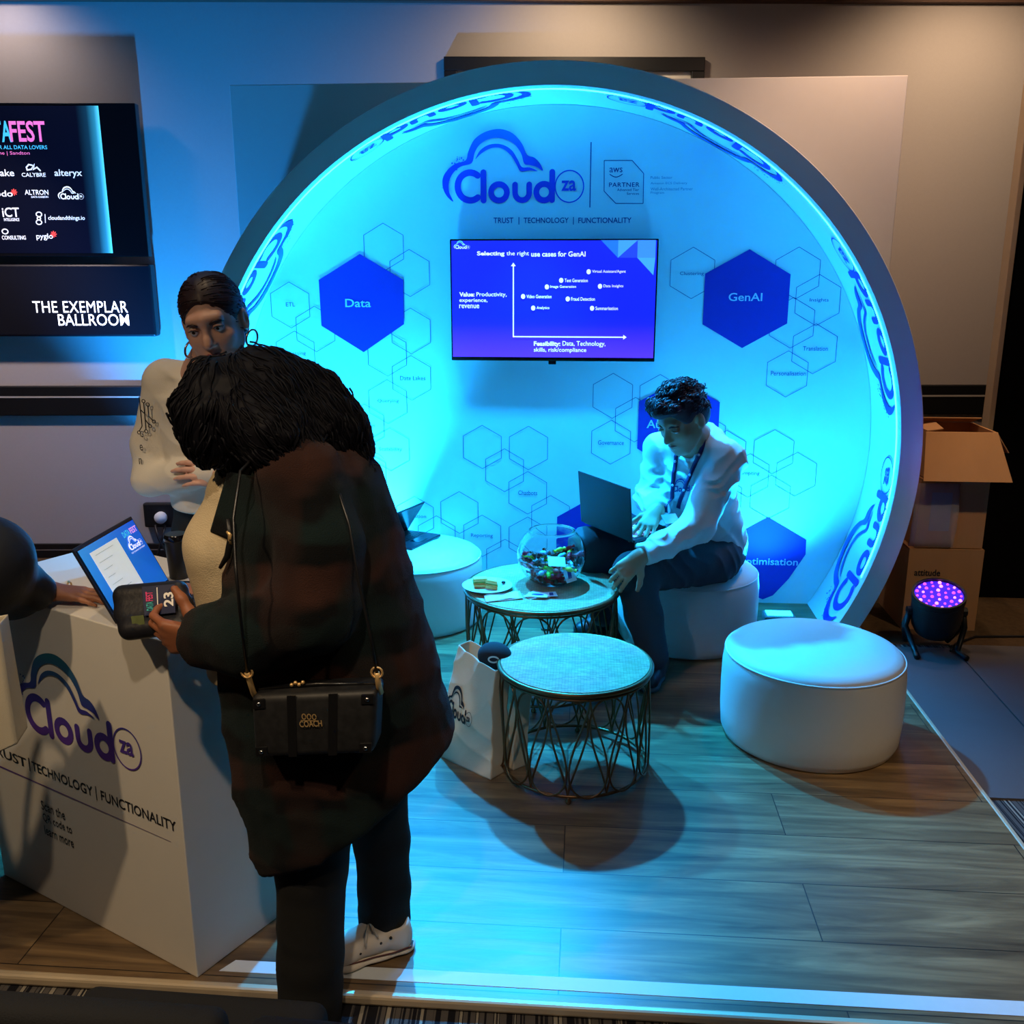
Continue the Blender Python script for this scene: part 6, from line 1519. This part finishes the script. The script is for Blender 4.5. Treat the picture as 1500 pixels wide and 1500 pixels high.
# lanyard with its card, and the mark on the shirt
M_lan = mat('lanyard_ribbon', srgb(40, 22, 84), .6)
def ribbon(pts, w, name, m_, par):
    P = [Vector(p) for p in pts]; m = MB(); n = len(P)
    for i in range(n):
        t = (P[min(n - 1, i + 1)] - P[max(0, i - 1)]).normalized(); s = t.cross(Vector((-.5, -.8, .3))).normalized() * w / 2; m.v += [tuple(P[i] - s), tuple(P[i] + s)]
    m.f = [(2 * i, 2 * i + 1, 2 * i + 3, 2 * i + 2) for i in range(n - 1)]
    o = m.build(name, m_, par, smooth=True); md = o.modifiers.new('s', 'SOLIDIFY'); md.thickness = .002; return o
def spline(pts, k=6):
    out = []; n = len(pts)
    for i in range(n - 1):
        p0, p1, p2, p3 = pts[max(0, i - 1)], pts[i], pts[i + 1], pts[min(n - 1, i + 2)]
        for j in range(k):
            t = j / k; out.append(tuple(.5 * (2 * b_ + (c_ - a_) * t + (2 * a_ - 5 * b_ + 4 * c_ - d_) * t * t + (3 * b_ - a_ - 3 * c_ + d_) * t ** 3) for a_, b_, c_, d_ in zip(p0, p1, p2, p3)))
    return out + [pts[-1]]
def front_of(o, pts, off=.006):
    """lay points onto the cloth of o as seen along the chest's facing direction"""
    from mathutils.bvhtree import BVHTree
    me = o.data; w = wloc(o); t = BVHTree.FromPolygons([v.co + w for v in me.vertices], [tuple(p.vertices) for p in me.polygons]); out = []
    d = Vector((.32, .95, -.05)).normalized()
    for p in pts:
        p = Vector(p); h = t.ray_cast(p - d * .6, d); q = h[0] if h[0] is not None else p
        if (q - p).length > .25: q = p
        out.append(tuple(q - d * off))
    return out
l1 = front_of(shirt, spline([(0.522, 4.200, 1.076), (0.508, 4.180, 1.018), (0.472, 4.150, 0.957), (0.440, 4.130, 0.887), (0.421, 4.120, 0.840), (0.394, 4.120, 0.769), (0.389, 4.120, 0.747)]))
l2 = front_of(shirt, spline([(0.402, 4.200, 1.028), (0.387, 4.180, 0.980), (0.377, 4.160, 0.913), (0.372, 4.150, 0.854), (0.365, 4.140, 0.779), (0.367, 4.140, 0.747)]))
ln = ribbon(l1, .020, 'lanyard', M_lan, mn); ribbon(l2, .020, 'lanyard', M_lan, mn)
for q in (l1[8], l1[16], l1[24], l2[8], l2[18]): MB().sphere(Vector(q) + Vector((-.002, -.004, 0)), (.006, .003, .006), 10, 6).build('lanyard_dot', M_lite, ln, smooth=True)
bc = Vector((0.381, 4.090, 0.730)); MB().box(bc, (.075, .004, .05), Matrix.Rotation(.5, 3, 'Z') @ Matrix.Rotation(-.9, 3, 'X')).build('badge', mat('badge_sleeve', (.7, .75, .8), .1, trans=.5, var=.1), ln, bevel=.001)
lgm = MB(); l0 = Vector((0.350, 4.120, 0.823)); lw_ = (Vector((0.474, 4.120, 0.841)) - l0); 
mp_ = lambda u, v: l0 + lw_ * u + Vector((0, 0, lw_.length * v))
v_, f_ = logo2d(dots=False); pts_ = front_of(shirt, [mp_(a_, b_) for a_, b_, l_ in v_], .004)
lgm.v = pts_; lgm.f = [tuple(q) for q in f_]; lgm.c = [(.03, .02, .22)] * len(pts_); lgm.build('shirt_logo', M_logo, mn)
laptop('dark laptop open on the seated man\'s lap, lid towards the table', (0.218, 3.970, 0.646), (-0.003, 4.240, 0.663), (.72, .62, .04), (-.10, -.10, 1), dep=.24, hs=.245, lit=True)

# ================ visitor at the left edge
lp = person('person at the left edge in a dark coat, ringed hand flat on the counter', (-1.75, 1.75, 0))
SKl = mat('skin_tan', srgb(160, 106, 78), .5, var=.06, scale=30)
b = Body(.03); wl = (-1.409, 2.285, 0.972)
b.limb([(-1.95, 1.80, 1.0), (-1.92, 1.82, 1.35), (-1.90, 1.85, 1.46)], [.13, .13, .06], k=.05)
head_prims(b, (-1.88, 1.86, 1.62), frame((.5, .85, -.2), (0, 0, 1)))
b.limb([(-1.90, 1.85, 1.46), (-1.88, 1.86, 1.58)], [.055, .052])
b.limb([(-1.80, 1.92, 1.38), (-1.475, 2.150, 1.046), (-1.487, 2.270, 0.971), wl], [.055, .045, .038, .027])
b.limb([(-1.98, 1.72, .95), (-2.0, 1.66, .5), (-2.0, 1.62, .06)], [.09, .06, .045]); b.limb([(-1.85, 1.85, .95), (-1.86, 1.86, .5), (-1.86, 1.86, .06)], [.09, .06, .045])
b.limb([(-2.05, 1.70, 1.38), (-2.08, 1.62, 1.12), (-1.95, 1.70, .98)], [.055, .045, .03])
hand_prims(b, wl, (.90, .05, -.10), (0, .0, -1), 1, 1.0, curl=(.06, .12, .08), spread=.16, thumb=.35, tcurl=.1)
b.mesh('body', SKl, lp, h=.0052)
b = Body(.05); M_puff = mat('black_puffer', (0.007, 0.008, 0.012), .6, bump=.1)
b.limb([(-1.95, 1.78, .62), (-1.95, 1.78, 1.0), (-1.92, 1.82, 1.36)], [.20, .19, .15], k=.06); b.limb([(-1.80, 1.92, 1.38), (-1.458, 2.120, 1.091), (-1.484, 2.262, 0.985), (-1.404, 2.228, 0.990)], [.13, .115, .078, .052], k=.03)
b.limb([(-2.05, 1.70, 1.38), (-2.08, 1.62, 1.12), (-1.98, 1.68, 1.0)], [.12, .10, .07], k=.03)
b.noise = folds(.006, 40, (.4, .2, 1), 61); b.mesh('coat', M_puff, lp, h=.008)
b = Body(.02); b.limb([(-1.98, 1.72, .80), (-2.0, 1.66, .45), (-2.0, 1.62, .04)], [.12, .08, .075]); b.limb([(-1.86, 1.85, .80), (-1.86, 1.86, .45), (-1.86, 1.86, .04)], [.12, .08, .075]); b.mesh('trousers', M_trs, lp, h=.009)
for x, y in ((-2.0, 1.62), (-1.86, 1.86)):
    b = Body(.01); b.limb([(x, y - .03, .035 + FZ * (y < 2.03)), (x + .08, y + .12, .03 + FZ * (y < 2.03))], [.042, .036]); b.cut((x, y, .001 + FZ * (y < 2.03)), (0, 0, -1), .001); b.mesh('shoe', M_black, lp, h=.006)
b = Body(.03); b.ell((-1.885, 1.84, 1.66), (.10, .11, .11)); b.ell((-1.90, 1.81, 1.58), (.09, .09, .12)); b.ell((-1.85, 1.93, 1.60), (.075, .07, .09), sign=-1, k=.02); b.mesh('hair', M_hair, lp, h=.007)
rg = Vector((-1.386, 2.361, 0.962)); MB().tube([rg + Vector((0, .0115 * cos(t * pi / 8), .0115 * sin(t * pi / 8) - .002)) for t in range(16)], .0022, 6, closed=True).build('ring', M_gold, lp, smooth=True)
MB().sphere(rg + Vector((0, 0, .011)), .004, 8, 6).build('ring_stone', mat('gem', (.5, .8, .75), .1), lp, smooth=True)
tote((-1.86, 1.74, .50), (-1.286, 1.900, 0.738), (-1.289, 1.900, 1.030), (-1.84, 1.76, .96), .09, 'pale canvas tote bag hanging at the left picture edge in front of the counter', 17, crease=.006, handles=.16)
